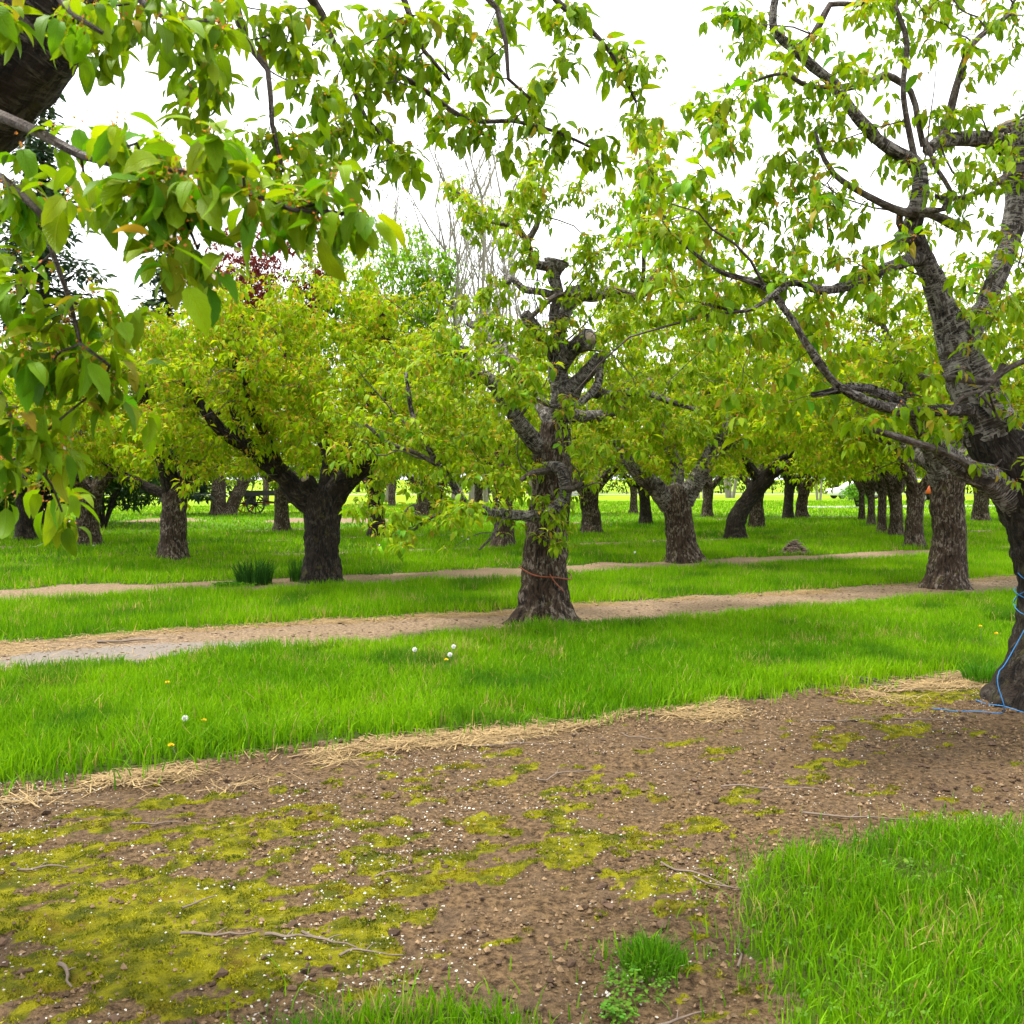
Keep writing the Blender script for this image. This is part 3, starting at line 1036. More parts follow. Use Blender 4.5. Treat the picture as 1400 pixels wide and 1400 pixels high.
def build_tree(name, label, group, trunk, limbs, attr, leaf=.11, tpls=TPL_LO, seed=0, sides=20, ds=.04, furrow=.018,
               bark=M_BARK, limbmat=M_LIMB, cuts=(), step=.12, kill=.18, nleaf=(5, 8), bits=3, bitsize=.011, prob=.8,
               leafmat=None, singles=0, mult=3.0, spread=.095, r0=.0024, tint=None, minr=0., hang=.5, yel=.3, bronze=.08, skip_root=0, sprouts=70, flare=.55, white=.05, extra_clusters=None, droop=0., category="tree"):
    rng = np.random.default_rng(seed)
    base = np.array([trunk[0][0], trunk[0][1], 0.])
    root = thing(name, label, category, base, group)
    m = MB()
    tube(m, [[trunk[0][0], trunk[0][1], -.12, trunk[0][3] * 1.03]] + [list(p) for p in trunk], sides, ds, .10, flare, 0, seed, furrow)
    m.obj("trunk", bark, root, off=base)
    rootpts = []
    for k, lb in enumerate(limbs):
        m = MB()
        thick = lb[0][3] > .045
        big = thick and sides > 14
        iscut = k in cuts
        tube(m, lb, (40 if big and lb[0][3] > .155 else 16 if big else 8), (.03 if big and lb[0][3] > .155 else .042 if big else .07), .13 if thick else .06, 0, .32 if iscut else 0, seed + k * 3 + 1, furrow * .5 if thick else 0.)
        lo = m.obj("limb" if thick else "branch", limbmat if thick else M_TWIG, root, off=base)
        if iscut and lb[-1][3] > .025 and k > 0:
            cut_face(root, lb, base, rng).obj("cut_end", M_CUT, lo, off=base)
        q = crom(np.array(lb), .15)
        rootpts.append(q[len(q) // 4:, :3] if k >= skip_root else q[:0, :3])
    rootpts = np.vstack(rootpts)
    N, par, r, n0 = colonise(rootpts, attr, step, kill, 80, seed, droop, r0=r0)
    m = MB()
    twig_mesh(m, N, par, r, n0, 5 if sides > 14 else 3)
    for q in range(sprouts):
        a = rootpts[rng.integers(len(rootpts))]
        e = norm(np.append((a - base)[:2], 0) + rng.normal(0, .5, 3) + np.array([0, 0, .5]))
        p_ = a.copy(); row = []
        L_ = .45 + .75 * rng.random(); r_ = .0055 + .006 * rng.random()
        for w in range(6):
            row.append([*p_, r_ * (1 - .13 * w)])
            e = norm(e + rng.normal(0, .22, 3) + np.array([0, 0, -.03]))
            p_ = p_ + e * L_ / 5
        tube(m, row, 5, None)
    tw = m.obj("twigs", M_TWIG, root, off=base)
    tag(tw, kind="stuff")
    k = np.arange(n0, len(N))
    k = k[(r[k] < .0105 * r0 / .0024) & (rng.random(len(k)) < prob)]
    mk = np.floor(mult + rng.random(len(k))).astype(int)
    k = np.repeat(k, mk)
    cp = N[k] + (N[par[k]] - N[k]) * rng.random((len(k), 1)) + rng.normal(0, spread, (len(k), 3)) * np.array([1, 1, .8])
    if extra_clusters is not None: cp = np.vstack([cp, extra_clusters])
    print('TREE', label[:30], 'nodes', len(N)-n0, 'clusters', len(cp), 'attr', len(attr))
    L = cluster_leaves(cp, rng, leaf, nleaf[0], nleaf[1], hang, yel, bronze)
    if tint is not None: L = L[:4] + (tint(L[4], rng),)
    if singles:
        rest = leaf_objects(L, root, base, rng, singles)
        L = tuple(a[rest] for a in L)
    m = MB()
    leaf_mesh(m, L, tpls, rng)
    bits_mesh(m, cp, rng, bits, bitsize, white)
    fo = m.obj("foliage", leafmat or M_LEAFF, root, off=base)
    tag(fo, kind="stuff")
    return root


def copy_thing(src, loc, rz, sc, label, group=None, tilt=(0, 0)):
    def rec(o, parent):
        c = o.copy(); COL.objects.link(c); c.parent = parent
        for ch in o.children: rec(ch, c)
        return c
    r = rec(src, None)
    r.location = loc; r.rotation_euler = (tilt[0], tilt[1], rz); r.scale = sc
    r["label"] = label
    if group: r["group"] = group
    elif "group" in r: del r["group"]
    return r


ROWG = "cherry trees in the orchard rows"

# ---- the leaning tree with blue twine (right)
rng = np.random.default_rng(101)
Y = 7.25
trunkR = limb_px([(1432, 985, 66), (1436, 930, 60), (1444, 860, 52), (1444, 780, 52), (1425, 705, 52), (1385, 640, 45), (1352, 580, 37)], Y)
trunkR[0][2] = 0
limbsR = [limb_px(l, Y) for l in [
    [(1360, 595, 38), (1335, 540, 33), (1310, 480, 26), (1290, 425, 18, 7.2), (1276, 385, 15, 7.15), (1260, 350, 14, 7.1), (1240, 318, 15, 7.0)],
    [(1318, 500, 22), (1332, 450, 14, 7.3), (1352, 405, 13, 7.4), (1376, 345, 14, 7.5), (1392, 270, 18, 7.6), (1388, 205, 18, 7.6), (1378, 172, 15, 7.6)],
    [(1420, 705, 34), (1365, 662, 23, 7.15), (1315, 638, 15, 7.0), (1265, 590, 11, 6.8), (1235, 555, 9, 6.6), (1180, 530, 6, 6.4), (1110, 540, 4, 6.3)],
    [(1385, 205, 14, 7.6), (1345, 190, 12, 7.4), (1290, 192, 10, 7.2), (1270, 205, 7, 7.0)],
    [(1242, 330, 16, 7.0), (1256, 270, 12, 6.9), (1252, 225, 10, 6.9), (1205, 195, 9, 6.8), (1160, 145, 8, 6.8), (1140, 115, 8, 6.8), (1105, 85, 7, 6.8), (1085, 65, 7, 6.8), (1058, 40, 6, 6.8), (1060, 0, 5, 6.8), (1070, -60, 4, 6.8)],
    [(1090, 68, 6, 6.8), (1112, 48, 5, 6.7), (1128, 18, 4.5, 6.7), (1135, 6, 4, 6.7), (1180, 6, 3, 6.7)],
    [(1145, 122, 6, 6.8), (1190, 112, 5, 6.9), (1210, 102, 5, 6.9), (1245, 125, 4, 7.0), (1255, 165, 4, 7.0), (1262, 200, 4, 7.0)],
    [(1145, 118, 4, 6.8), (1105, 118, 3.4, 6.7), (1070, 100, 2.6, 6.6), (1030, 112, 2, 6.6)],
    [(1310, 310, 8, 7.2), (1270, 292, 6, 7.0), (1235, 290, 6, 6.8), (1190, 270, 5, 6.7), (1140, 238, 4, 6.6), (1120, 200, 3, 6.6), (1115, 180, 2, 6.6)],
    [(1262, 350, 10, 7.1), (1215, 365, 8, 6.7), (1175, 385, 8, 6.5), (1130, 397, 6, 6.3), (1085, 387, 5, 6.1), (1060, 400, 4, 6.0), (1020, 425, 3, 6.0), (960, 415, 2, 6.0)],
    [(1330, 560, 9, 7.1), (1230, 560, 8, 6.5), (1150, 530, 6.5, 6.2), (1108, 478, 6, 6.1), (1078, 430, 5, 6.1), (1045, 392, 5, 6.1), (985, 372, 3, 6.1), (930, 330, 2.5, 6.2)],
    [(1372, 500, 6, 6.95), (1356, 521, 5.5, 6.9), (1310, 518, 5, 6.85), (1258, 515, 5, 6.7)],
    [(1356, 521, 4, 6.9), (1380, 503, 4, 6.9), (1420, 485, 4, 6.9)],
    [(1356, 523, 3, 6.9), (1340, 535, 2.6, 6.8), (1318, 540, 2.4, 6.7), (1298, 562, 1.8, 6.6)],
    [(1338, 537, 2, 6.8), (1360, 562, 2, 6.8), (1366, 575, 1.6, 6.8)],
    [(1245, 340, 5, 7.0), (1230, 292, 5, 6.9), (1290, 286, 4, 6.7), (1300, 262, 3.5, 6.7), (1280, 230, 3, 6.7), (1265, 190, 3, 6.8)],
    [(1348, 655, 7, 7.1), (1300, 622, 5, 6.6), (1235, 600, 5, 6.2), (1195, 588, 4, 6.1)],
    [(1395, 230, 6, 7.5), (1340, 262, 4, 7.0), (1300, 272, 3.5, 6.8), (1280, 268, 3, 6.7)],
    [(1320, 160, 7, 7.3), (1310, 110, 5, 7.2), (1330, 60, 4, 7.2), (1380, 20, 3, 7.2)],
    [(1255, 240, 5, 6.9), (1235, 130, 4, 6.8), (1240, 60, 4, 6.8), (1225, 10, 3, 6.8)],
]]
limbsR[18][0][:3] = limbsR[3][2][:3]
discR = [(989, 14, 18), (1021, 61, 18), (1010, 30, 14), (1071, 82, 15), (1093, 39, 16), (1018, 118, 20), (1040, 112, 16), (954, 143, 16), (979, 168, 18), (979, 200, 16), (1025, 196, 22), (1050, 218, 20), (1086, 229, 22),
         (1057, 257, 18), (1035, 262, 12), (1100, 130, 16), (1086, 161, 15), (1129, 168, 18), (1171, 168, 22), (1150, 193, 16), (1221, 157, 20), (1204, 25, 20), (1190, 10, 16), (1243, 21, 20), (1221, 46, 16), (1243, 85, 22), (1205, 75, 14), (1150, 82, 18), (1170, 95, 12),
         (1311, 57, 18), (1336, 68, 18), (1382, 21, 20), (1393, 64, 18), (1389, 132, 20), (1279, 157, 18), (1296, 171, 14), (1329, 143, 14), (1314, 214, 22), (1214, 221, 18), (1257, 229, 20), (1261, 257, 16), (1321, 246, 16), (1375, 221, 16), (1375, 189, 12),
         (1121, 257, 20), (1157, 271, 22), (1114, 282, 22), (1150, 296, 20), (1100, 314, 24), (1043, 339, 22), (1000, 343, 20), (971, 314, 18), (936, 304, 18), (979, 279, 12), (1143, 343, 20), (1193, 339, 20), (1207, 357, 20), (1186, 386, 18), (1221, 407, 18), (1114, 404, 20), (1064, 379, 20), (1007, 386, 22),
         (1329, 357, 16), (1375, 332, 18), (1332, 379, 16), (1361, 411, 18), (1321, 432, 18), (1388, 411, 16), (1357, 461, 16), (1329, 293, 16), (1275, 314, 16), (1240, 320, 14),
         (1135, 475, 18), (1088, 490, 20), (1162, 535, 24), (1195, 532, 20), (1075, 560, 20), (1120, 525, 22), (1180, 597, 18), (1235, 602, 20), (1312, 575, 18), (1345, 620, 15), (1390, 562, 20), (1262, 507, 16), (1210, 500, 18), (1140, 560, 20), (1060, 520, 22), (1030, 470, 24), (1000, 430, 24), (1270, 560, 14), (1290, 590, 14), (1240, 470, 16), (1160, 480, 14), (1395, 640, 12), (1100, 440, 14),
         (950, 330, 20, 6.4), (930, 290, 20, 6.4), (905, 260, 18, 6.5), (890, 215, 16, 6.5), (960, 370, 24, 6.3), (985, 400, 20, 6.3), (915, 345, 18, 6.4), (880, 180, 12, 6.5), (1010, 560, 20, 6.4), (960, 450, 20, 6.4), (1040, 300, 18, 6.4), (1000, 310, 18, 6.4), (960, 270, 14, 6.4), (1070, 345, 20, 6.5), (1030, 375, 20, 6.4), (930, 400, 20, 6.4), (900, 380, 18, 6.4), (870, 300, 16, 6.5), (900, 310, 18, 6.5), (1090, 365, 16, 6.5), (1120, 450, 18, 6.4), (1060, 450, 20, 6.4), (1000, 480, 20, 6.4), (1200, 560, 18, 6.4), (1230, 540, 16, 6.5)]
attrR = discs(discR, 6.75, .38, 7, rng, 4)
lf = attrR[proj(attrR)[0] < 1130]
xcR = np.vstack([attrR, lf[::2]]); xcR = xcR + rng.normal(0, .045, xcR.shape)
attrR = np.vstack([attrR, ellipsoid(P(1560, 200, 7.6), (1.0, 1.3, 1.3), 220, rng), ellipsoid(P(1300, -120, 7.2), (1.5, 1.2, .6), 200, rng), ellipsoid(P(1330, 480, 8.6), (1.0, .6, .7), 40, rng)])
treeR = build_tree("cherry_tree", "leaning silver-barked cherry tree with blue twine wound round its trunk", None, trunkR, limbsR, attrR, .112, TPL_MID, 31, 44, .022, .026,
                   M_BARKD, M_LIMB, cuts=(0, 1, 3), mult=1.25, spread=.035, step=.085, kill=.13, nleaf=(5, 8), bits=5, bitsize=.008, prob=.62, leafmat=M_LEAF, singles=300, hang=.62, yel=.22, flare=.35, sprouts=16, extra_clusters=xcR)

# ---- the tree overhanging from the left
rng = np.random.default_rng(102)
bx, by = xy(-.9, 4.75)
trunkL = [[bx, by, 0, .27], [bx + .02, by - .02, .5, .23], [bx + .1, by - .05, 1.1, .22], [bx + .25, by - .1, 1.7, .23]]
tl = np.array(trunkL[-1][:3])
limbsL = [[[*(tl - [0.02, 0, .1]), .2], [*P(-150, 240, 3.4), .18], [*P(-40, 130, 3.2), .185], [*P(45, 20, 3.1), .17], [*P(130, -110, 3.1), .13], [*P(260, -260, 3.2), .09]],
          [[*(tl - [.05, 0, .1]), .17], [bx - .3, by + .3, 2.4, .13], [bx - .9, by + .7, 3.2, .09], [bx - 1.4, by + 1.0, 3.9, .05]]]
for l in [
    [(-60, 130, 12, 2.4), (-20, 150, 9, 2.1), (50, 180, 7, 1.9), (110, 212, 6, 1.85), (200, 232, 5, 1.8), (290, 236, 4.5, 1.75), (335, 262, 4, 1.75), (400, 287, 3.4, 1.75), (470, 292, 3, 1.75)],
    [(-80, 190, 8, 2.3), (-10, 235, 6, 2.1), (25, 262, 5.5, 2.0), (58, 295, 4.5, 1.95), (72, 345, 3.8, 1.95), (95, 410, 3.4, 1.95), (110, 470, 2.8, 1.95), (150, 500, 2.2, 1.95)],
    [(180, -170, 14, 3.1), (290, -60, 9, 3.2), (322, 5, 6, 3.2), (335, 55, 5, 3.2), (366, 95, 4, 3.2), (372, 170, 3.2, 3.2), (388, 235, 2.4, 3.2)],
    [(335, 50, 4, 3.2), (310, 38, 3, 3.1), (295, 50, 2.4, 3.1), (250, 80, 2, 3.1)],
    [(240, -200, 16, 3.2), (380, -60, 10, 3.5), (440, 20, 6, 3.7), (470, 85, 5, 3.8), (530, 95, 4.5, 3.8), (590, 130, 4, 3.9), (640, 165, 3.4, 3.9), (700, 165, 3, 4.0), (760, 180, 2.4, 4.0), (815, 205, 2, 4.0)],
    [(470, 85, 3.4, 3.8), (500, 160, 2.6, 3.8), (545, 205, 2, 3.8)],
    [(300, -230, 14, 3.3), (520, -90, 9, 3.6), (650, -20, 5, 3.8), (680, 12, 4, 3.8), (692, 60, 3.2, 3.8), (695, 108, 2.6, 3.8), (725, 135, 2, 3.8)],
    [(300, -230, 14, 3.3), (560, -130, 9, 3.8), (720, -40, 6, 4.0), (765, 5, 4.4, 4.1), (805, 38, 3.6, 4.1), (840, 80, 2.8, 4.1), (870, 140, 2, 4.1)],
    [(520, -90, 6, 3.6), (560, 20, 4, 3.6), (580, 70, 3, 3.7), (615, 110, 2, 3.7)],
    [(130, -110, 10, 3.0), (170, -30, 7, 2.7), (220, 20, 5, 2.6), (300, 30, 3, 2.6)],
    [(40, -60, 10, 2.7), (70, -20, 7, 2.3), (100, 20, 4, 2.2), (140, 45, 3, 2.2)],
    [(-80, 190, 7, 2.3), (-60, 330, 6, 2.2), (-30, 460, 4, 2.15), (10, 560, 3, 2.1), (40, 620, 2.4, 2.1), (72, 665, 1.8, 2.1), (85, 700, 1.4, 2.1)],
    [(200, 232, 3, 1.8), (250, 290, 2.6, 1.75), (270, 340, 2, 1.72)],
]:
    limbsL.append(limb_px(l, 3))
discL = [(100, 235, 26, 1.85), (150, 225, 26, 1.8), (210, 200, 26, 1.75), (225, 240, 30, 1.75), (250, 275, 26, 1.72), (300, 210, 26, 1.75), (330, 255, 20, 1.75), (268, 335, 22, 1.7), (380, 250, 16, 1.75), (430, 278, 20, 1.75), (468, 295, 22, 1.75),
         (15, 240, 26, 2.0), (20, 330, 26, 2.0), (30, 390, 24, 2.0), (10, 430, 20, 2.1), (140, 410, 20, 1.95), (100, 450, 22, 1.95), (80, 480, 20, 1.95), (150, 520, 18, 1.95), (40, 480, 22, 2.0), (20, 560, 22, 2.1), (50, 600, 20, 2.1), (10, 640, 18, 2.1), (85, 700, 8, 2.1),
         (10, 10, 18, 2.4), (100, 15, 20, 2.3), (135, 45, 22, 2.3), (160, 20, 24, 2.4), (220, 15, 26, 2.6), (270, 30, 24, 2.7), (260, 60, 16, 2.8), (310, 20, 22, 2.8), (360, 15, 24, 3.3), (400, 45, 24, 3.4), (450, 30, 26, 3.5), (480, 70, 26, 3.6), (520, 40, 26, 3.6), (560, 30, 24, 3.6), (600, 20, 22, 3.6), (630, 40, 18, 3.7), (420, 90, 22, 3.5), (500, 110, 20, 3.7), (560, 110, 20, 3.7), (600, 95, 16, 3.8), (540, 70, 20, 3.7), (460, 140, 18, 3.7), (430, 170, 18, 3.6), (480, 180, 18, 3.7), (450, 210, 16, 3.6), (400, 190, 18, 3.4), (380, 230, 18, 3.3), (350, 180, 18, 3.2), (420, 240, 18, 3.5), (300, 110, 16, 3.1), (270, 120, 16, 3.0), (260, 150, 12, 3.0), (430, 130, 16, 3.5), (520, 170, 15, 3.8), (545, 210, 14, 3.8), (590, 150, 15, 3.9), (620, 170, 16, 3.9), (660, 180, 16, 3.9), (690, 200, 12, 3.9), (650, 155, 12, 3.9), (710, 135, 16, 3.9), (735, 125, 12, 3.9), (730, 160, 12, 4), (770, 185, 14, 4), (800, 195, 14, 4), (820, 205, 12, 4), (700, 10, 12, 3.9), (760, 10, 14, 4.1), (800, 15, 14, 4.1), (850, 70, 18, 4.1), (830, 85, 12, 4.1), (870, 90, 10, 4.1), (875, 160, 16, 4.2), (765, 85, 9, 4.0), (650, 60, 12, 3.8), (655, 95, 12, 3.8), (560, 220, 8, 3.8), (490, 230, 10, 3.7)]
attrL = discs(discL, 3, .10, 12, rng, 4)
xcL = np.vstack([attrL, attrL]); xcL = xcL + rng.normal(0, .03, xcL.shape)
attrL = np.vstack([attrL, ellipsoid((bx - .2, by + .2, 4.6), (2.4, 2.2, 1.0), 110, rng), ellipsoid((bx - 1.4, by + .8, 3.0), (1.1, 1.4, 1.1), 60, rng)])
treeL = build_tree("cherry_tree", "cherry tree whose large drooping leaves overhang the mossy soil", None, trunkL, limbsL, attrL, .079, TPL_M2, 32, 40, .028, .022,
                   M_BARKD, M_LIMBD, mult=1.0, spread=.03, step=.05, kill=.085, nleaf=(3, 6), bits=7, bitsize=.0055, prob=.42, leafmat=M_LEAF, singles=300, hang=.9, yel=.16, bronze=.03, white=.07, sprouts=0, extra_clusters=xcL, tint=lambda c, r: c * np.array([.92, .92, .9]))

# ---- the gnarled tree with the orange tie (middle)
rng = np.random.default_rng(103)
Y = 11.5
trunkC = limb_px([(745, 851, 33), (745, 800, 31), (746, 740, 29), (754, 680, 28), (754, 630, 27), (760, 580, 21)], Y)
trunkC[0][2] = 0
limbsC = [limb_px(l, Y) for l in [
    [(757, 625, 24), (764, 572, 17), (769, 540, 15), (762, 506, 13.5), (766, 472, 10), (757, 434, 7.5), (763, 402, 7), (757, 378, 8.5), (761, 357, 13)],
    [(760, 590, 16), (782, 535, 12.5, 11.4), (802, 510, 10.5, 11.3), (822, 488, 9, 11.2)],
    [(764, 505, 12), (782, 478, 11, 11.3), (806, 463, 11, 11.1)],
    [(764, 460, 9), (774, 425, 9, 11.6), (787, 402, 12, 11.6), (812, 404, 9, 11.7), (840, 398, 7, 11.8), (875, 404, 6.5, 11.9), (897, 372, 5.5, 11.9), (912, 335, 4.5, 11.9), (905, 280, 3, 11.9)],
    [(762, 490, 11), (738, 458, 9, 11.3), (717, 428, 8.5, 11.2)],
    [(752, 630, 14), (708, 575, 11, 11.3), (675, 525, 10, 11.3), (645, 505, 9, 11.3), (624, 478, 8.5, 11.3)],
    [(757, 365, 7), (733, 360, 6, 11.4), (722, 335, 5, 11.3), (712, 318, 5, 11.3), (695, 308, 4, 11.2), (660, 298, 2.5, 11.1), (625, 262, 1.8, 11.0)],
    [(720, 332, 4.5, 11.3), (733, 310, 4, 11.3), (738, 295, 3.5, 11.3), (712, 272, 2.6, 11.3), (735, 240, 1.8, 11.3), (765, 205, 1.2, 11.3)],
    [(752, 402, 6), (735, 398, 5, 11.3), (718, 396, 5, 11.3), (705, 385, 4.5, 11.3), (697, 378, 4, 11.3), (695, 388, 4, 11.3)],
    [(790, 402, 4, 11.5), (760, 405, 4, 11.1), (735, 425, 3.5, 11.0), (715, 445, 3, 10.9)],
    [(812, 535, 9, 11.3), (835, 541, 8, 11.2), (875, 534, 6, 11.1), (905, 545, 4.5, 11.0), (950, 560, 3, 10.9)],
    [(820, 500, 6, 11.2), (815, 530, 6, 11.1), (785, 555, 4, 11.0), (755, 555, 3, 10.9), (730, 545, 2, 10.9)],
    [(745, 640, 9, 11.2), (765, 640, 8.5, 10.9), (772, 662, 8, 10.85), (768, 685, 8, 10.85), (740, 703, 8, 10.85), (700, 704, 7, 10.8), (640, 690, 6, 10.7), (615, 655, 5, 10.6), (590, 620, 4, 10.5), (565, 570, 3.6, 10.5), (555, 510, 3, 10.5)],
    [(770, 668, 5, 10.85), (785, 668, 4, 10.7), (795, 660, 3, 10.6)],
    [(750, 643, 5, 11.0), (725, 648, 4, 10.8), (708, 660, 3, 10.7)],
    [(605, 640, 3.4, 10.55), (570, 620, 3, 10.4), (530, 605, 2.5, 10.3), (500, 580, 2, 10.2)],
    [(640, 690, 3, 10.7), (600, 702, 2.4, 10.5), (565, 725, 1.8, 10.4)],
    [(682, 704, 2.5, 10.8), (675, 730, 2, 10.7), (655, 752, 1.4, 10.7)],
    [(760, 560, 12, 11.7), (800, 570, 9, 12.2), (840, 560, 8, 12.8), (890, 520, 6, 13.2)],
    [(755, 580, 12, 11.8), (720, 520, 9, 12.4), (680, 470, 7, 12.9), (640, 440, 5, 13.2)],
    [(875, 402, 4, 11.9), (880, 370, 3, 11.6), (880, 300, 2.6, 11.3), (885, 220, 2, 11.2), (878, 165, 1.4, 11.2)],
]]
discC = [(622, 262, 9), (638, 282, 10), (655, 298, 11), (680, 308, 11), (700, 318, 9), (735, 212, 8), (738, 236, 9), (722, 255, 7), (740, 282, 6), (880, 165, 12), (892, 192, 13), (882, 230, 15), (900, 245, 14), (918, 272, 18), (882, 282, 18), (852, 265, 12), (797, 258, 9), (828, 290, 12), (845, 320, 14), (940, 310, 20), (900, 322, 18), (870, 350, 18), (802, 330, 8), (960, 360, 22), (920, 378, 20), (800, 345, 8), (840, 395, 16), (870, 420, 20), (905, 440, 24), (850, 450, 20), (860, 490, 24), (900, 500, 26), (940, 480, 26), (880, 545, 24), (930, 550, 26), (840, 580, 18), (870, 600, 18), (800, 600, 14), (810, 640, 10), (960, 590, 22),
         (670, 400, 12), (665, 430, 14), (690, 440, 12), (690, 480, 16), (700, 510, 16), (660, 460, 18), (720, 480, 8), (735, 500, 8), (725, 455, 7), (640, 420, 12), (600, 450, 22), (620, 510, 24), (560, 480, 26), (580, 540, 28), (530, 530, 28), (640, 560, 22), (660, 590, 18), (610, 600, 24), (560, 600, 28), (500, 580, 28), (520, 640, 18), (560, 650, 18), (690, 540, 14), (690, 620, 14), (680, 650, 14), (720, 600, 10), (640, 640, 16), (600, 690, 12), (690, 700, 10, 10.7), (640, 705, 12, 10.7), (560, 710, 12, 10.5), (540, 735, 10, 10.4), (775, 700, 8, 10.8), (745, 690, 8, 10.7), (760, 730, 7, 10.8), (780, 560, 8), (720, 640, 8), (700, 670, 10), (470, 620, 20), (500, 690, 12), (650, 505, 14, 10.7), (690, 555, 14, 10.7), (840, 540, 12, 10.8), (872, 538, 14, 10.8), (740, 462, 8, 10.9), (782, 440, 9, 11), (722, 592, 12, 10.6), (600, 655, 12, 10.4), (570, 590, 14, 10.3), (640, 692, 12, 10.5), (820, 470, 12, 11), (800, 380, 9, 11.3), (720, 350, 8, 11.1)]
attrC = discs(discC, 10.9, .55, 5.2, rng, 5)
xcC = np.vstack([attrC, attrC, attrC[::2]]); xcC = xcC + rng.normal(0, .08, xcC.shape)
attrC = np.vstack([attrC, ellipsoid(P(590, 540, 12.6), (1.5, 1.0, .9), 130, rng), ellipsoid(P(900, 500, 13), (1.2, 1.0, .9), 110, rng)])
treeC = build_tree("cherry_tree", "gnarled cherry tree with an orange tie round its trunk and knobbly pruned top", None, trunkC, limbsC, attrC, .115, TPL_MID, 33, 40, .03, .024,
                   M_BARK, M_LIMB, cuts=(0, 2, 5), mult=2.7, spread=.075, step=.11, kill=.16, nleaf=(5, 8), bits=4, bitsize=.010, prob=.72, leafmat=M_LEAF, singles=300, hang=.55, yel=.3, flare=.8, extra_clusters=xcC)

# ---- the dark forked tree
rng = np.random.default_rng(104)
Y = 16.0
trunkM = limb_px([(438, 796, 27), (440, 760, 24), (441, 720, 25), (440, 685, 27), (438, 668, 22)], Y)
trunkM[0][2] = 0
limbsM = [limb_px(l, Y) for l in [
    [(432, 690, 20), (405, 672, 17, 15.9), (388, 650, 14, 15.8), (362, 630, 12, 15.6), (335, 608, 11, 15.4), (305, 590, 9, 15.2), (280, 560, 7, 15.0), (250, 520, 4, 14.9)],
    [(448, 690, 19), (470, 660, 16, 15.9), (495, 632, 15, 15.7), (515, 605, 13, 15.6), (532, 570, 10, 15.5), (535, 500, 8, 15.5), (525, 450, 6, 15.5), (520, 420, 4, 15.5)],
    [(434, 680, 12), (424, 664, 10, 15.8), (417, 655, 7, 15.7)],
    [(445, 680, 14), (450, 620, 11, 16.4), (420, 560, 9, 17.0), (400, 500, 7, 17.4), (370, 440, 4, 17.8)],
    [(440, 680, 14), (480, 610, 10, 16.8), (510, 540, 8, 17.6), (540, 480, 5, 18.2)],
    [(335, 610, 8, 15.4), (318, 540, 7, 15.3), (320, 480, 6, 15.2), (330, 430, 4, 15.2)],
    [(388, 650, 7, 15.8), (360, 590, 6, 14.9), (340, 550, 5, 14.2), (335, 500, 3, 13.8)],
]]
attrM = np.vstack([crown(P(430, 525, 16.2), (3.0, 3.0, 1.75), 900, rng, (1.25, 1.9), 1), ellipsoid(P(330, 470, 15.2), (1.6, 1.5, .9), 200, rng), ellipsoid(P(470, 430, 15.8), (1.2, 1.2, .55), 120, rng)])
treeM = build_tree("cherry_tree", "dark thick-trunked cherry tree with a wide V fork beside tall grass tufts", None, trunkM, limbsM, attrM, .142, TPL_LO, 34, 32, .04, .03,
                   M_BARKD, M_BARKD, cuts=(2,), step=.13, kill=.2, nleaf=(5, 8), bits=2, bitsize=.021, prob=.8, yel=.42, bronze=.17, hang=.4, flare=.25)

# ---- pale Y-forked tree
rng = np.random.default_rng(105)
Y = 19.8
trunkA = limb_px([(934, 769, 23), (931, 740, 20), (927, 705, 19), (924, 680, 20), (924, 665, 14)], Y)
trunkA[0][2] = 0
limbsA = [limb_px(l, Y) for l in [
    [(916, 690, 15), (895, 665, 13, 19.6), (878, 652, 11, 19.4), (862, 635, 8, 19.2), (840, 600, 5, 19.0)],
    [(934, 685, 15), (955, 652, 12, 19.7), (968, 628, 11, 19.6), (978, 600, 9, 19.5), (972, 560, 6, 19.5), (960, 500, 4, 19.5)],
    [(970, 622, 8, 19.6), (985, 612, 7, 19.5), (1002, 604, 5, 19.4)],
    [(924, 690, 12), (925, 640, 9, 20.4), (905, 580, 7, 21.2), (900, 520, 4, 21.6)],
    [(926, 690, 12), (960, 640, 8, 20.6), (1000, 570, 6, 21.4), (1020, 510, 4, 21.8)],
]]
attrA = crown(P(935, 520, 19.9), (3.3, 3.2, 2.0), 980, rng, (1.45, 2.1), 2)
treeA = build_tree("cherry_tree", "pale-flecked Y-forked cherry tree with a swollen burl at its base", None, trunkA, limbsA, attrA, .145, TPL_LO, 35, 28, .045, .026,
                   M_BARK, M_LIMB, cuts=(2,), step=.14, kill=.21, nleaf=(5, 8), bits=2, bitsize=.023, yel=.36, bronze=.13, flare=.5)

# ---- stout burl-footed tree behind the leaning one
rng = np.random.default_rng(106)
Y = 15.1
trunkT = limb_px([(1293, 803, 27), (1296, 770, 24), (1298, 730, 22), (1294, 690, 21.5), (1296, 655, 22), (1298, 630, 18)], Y)
trunkT[0][2] = 0
limbsT = [limb_px(l, Y) for l in [
    [(1290, 655, 19), (1278, 620, 15, 14.9), (1262, 585, 12, 14.7), (1240, 540, 9, 14.6), (1225, 490, 6, 14.5), (1205, 440, 4, 14.5)],
    [(1304, 655, 18), (1325, 615, 14, 15.3), (1360, 575, 11, 15.6), (1400, 530, 8, 15.8), (1440, 480, 5, 16)],
    [(1298, 650, 15), (1310, 590, 12, 15.9), (1320, 520, 9, 16.5), (1300, 460, 5, 16.9)],
    [(1296, 650, 14), (1250, 620, 10, 15.8), (1190, 590, 7, 16.2), (1140, 560, 4, 16.4)],
]]
attrT = np.vstack([crown(P(1270, 520, 15.3), (2.8, 2.7, 1.65), 760, rng, (1.6, 2.2), 3), ellipsoid(P(1180, 480, 15), (.9, .9, .6), 90, rng)])
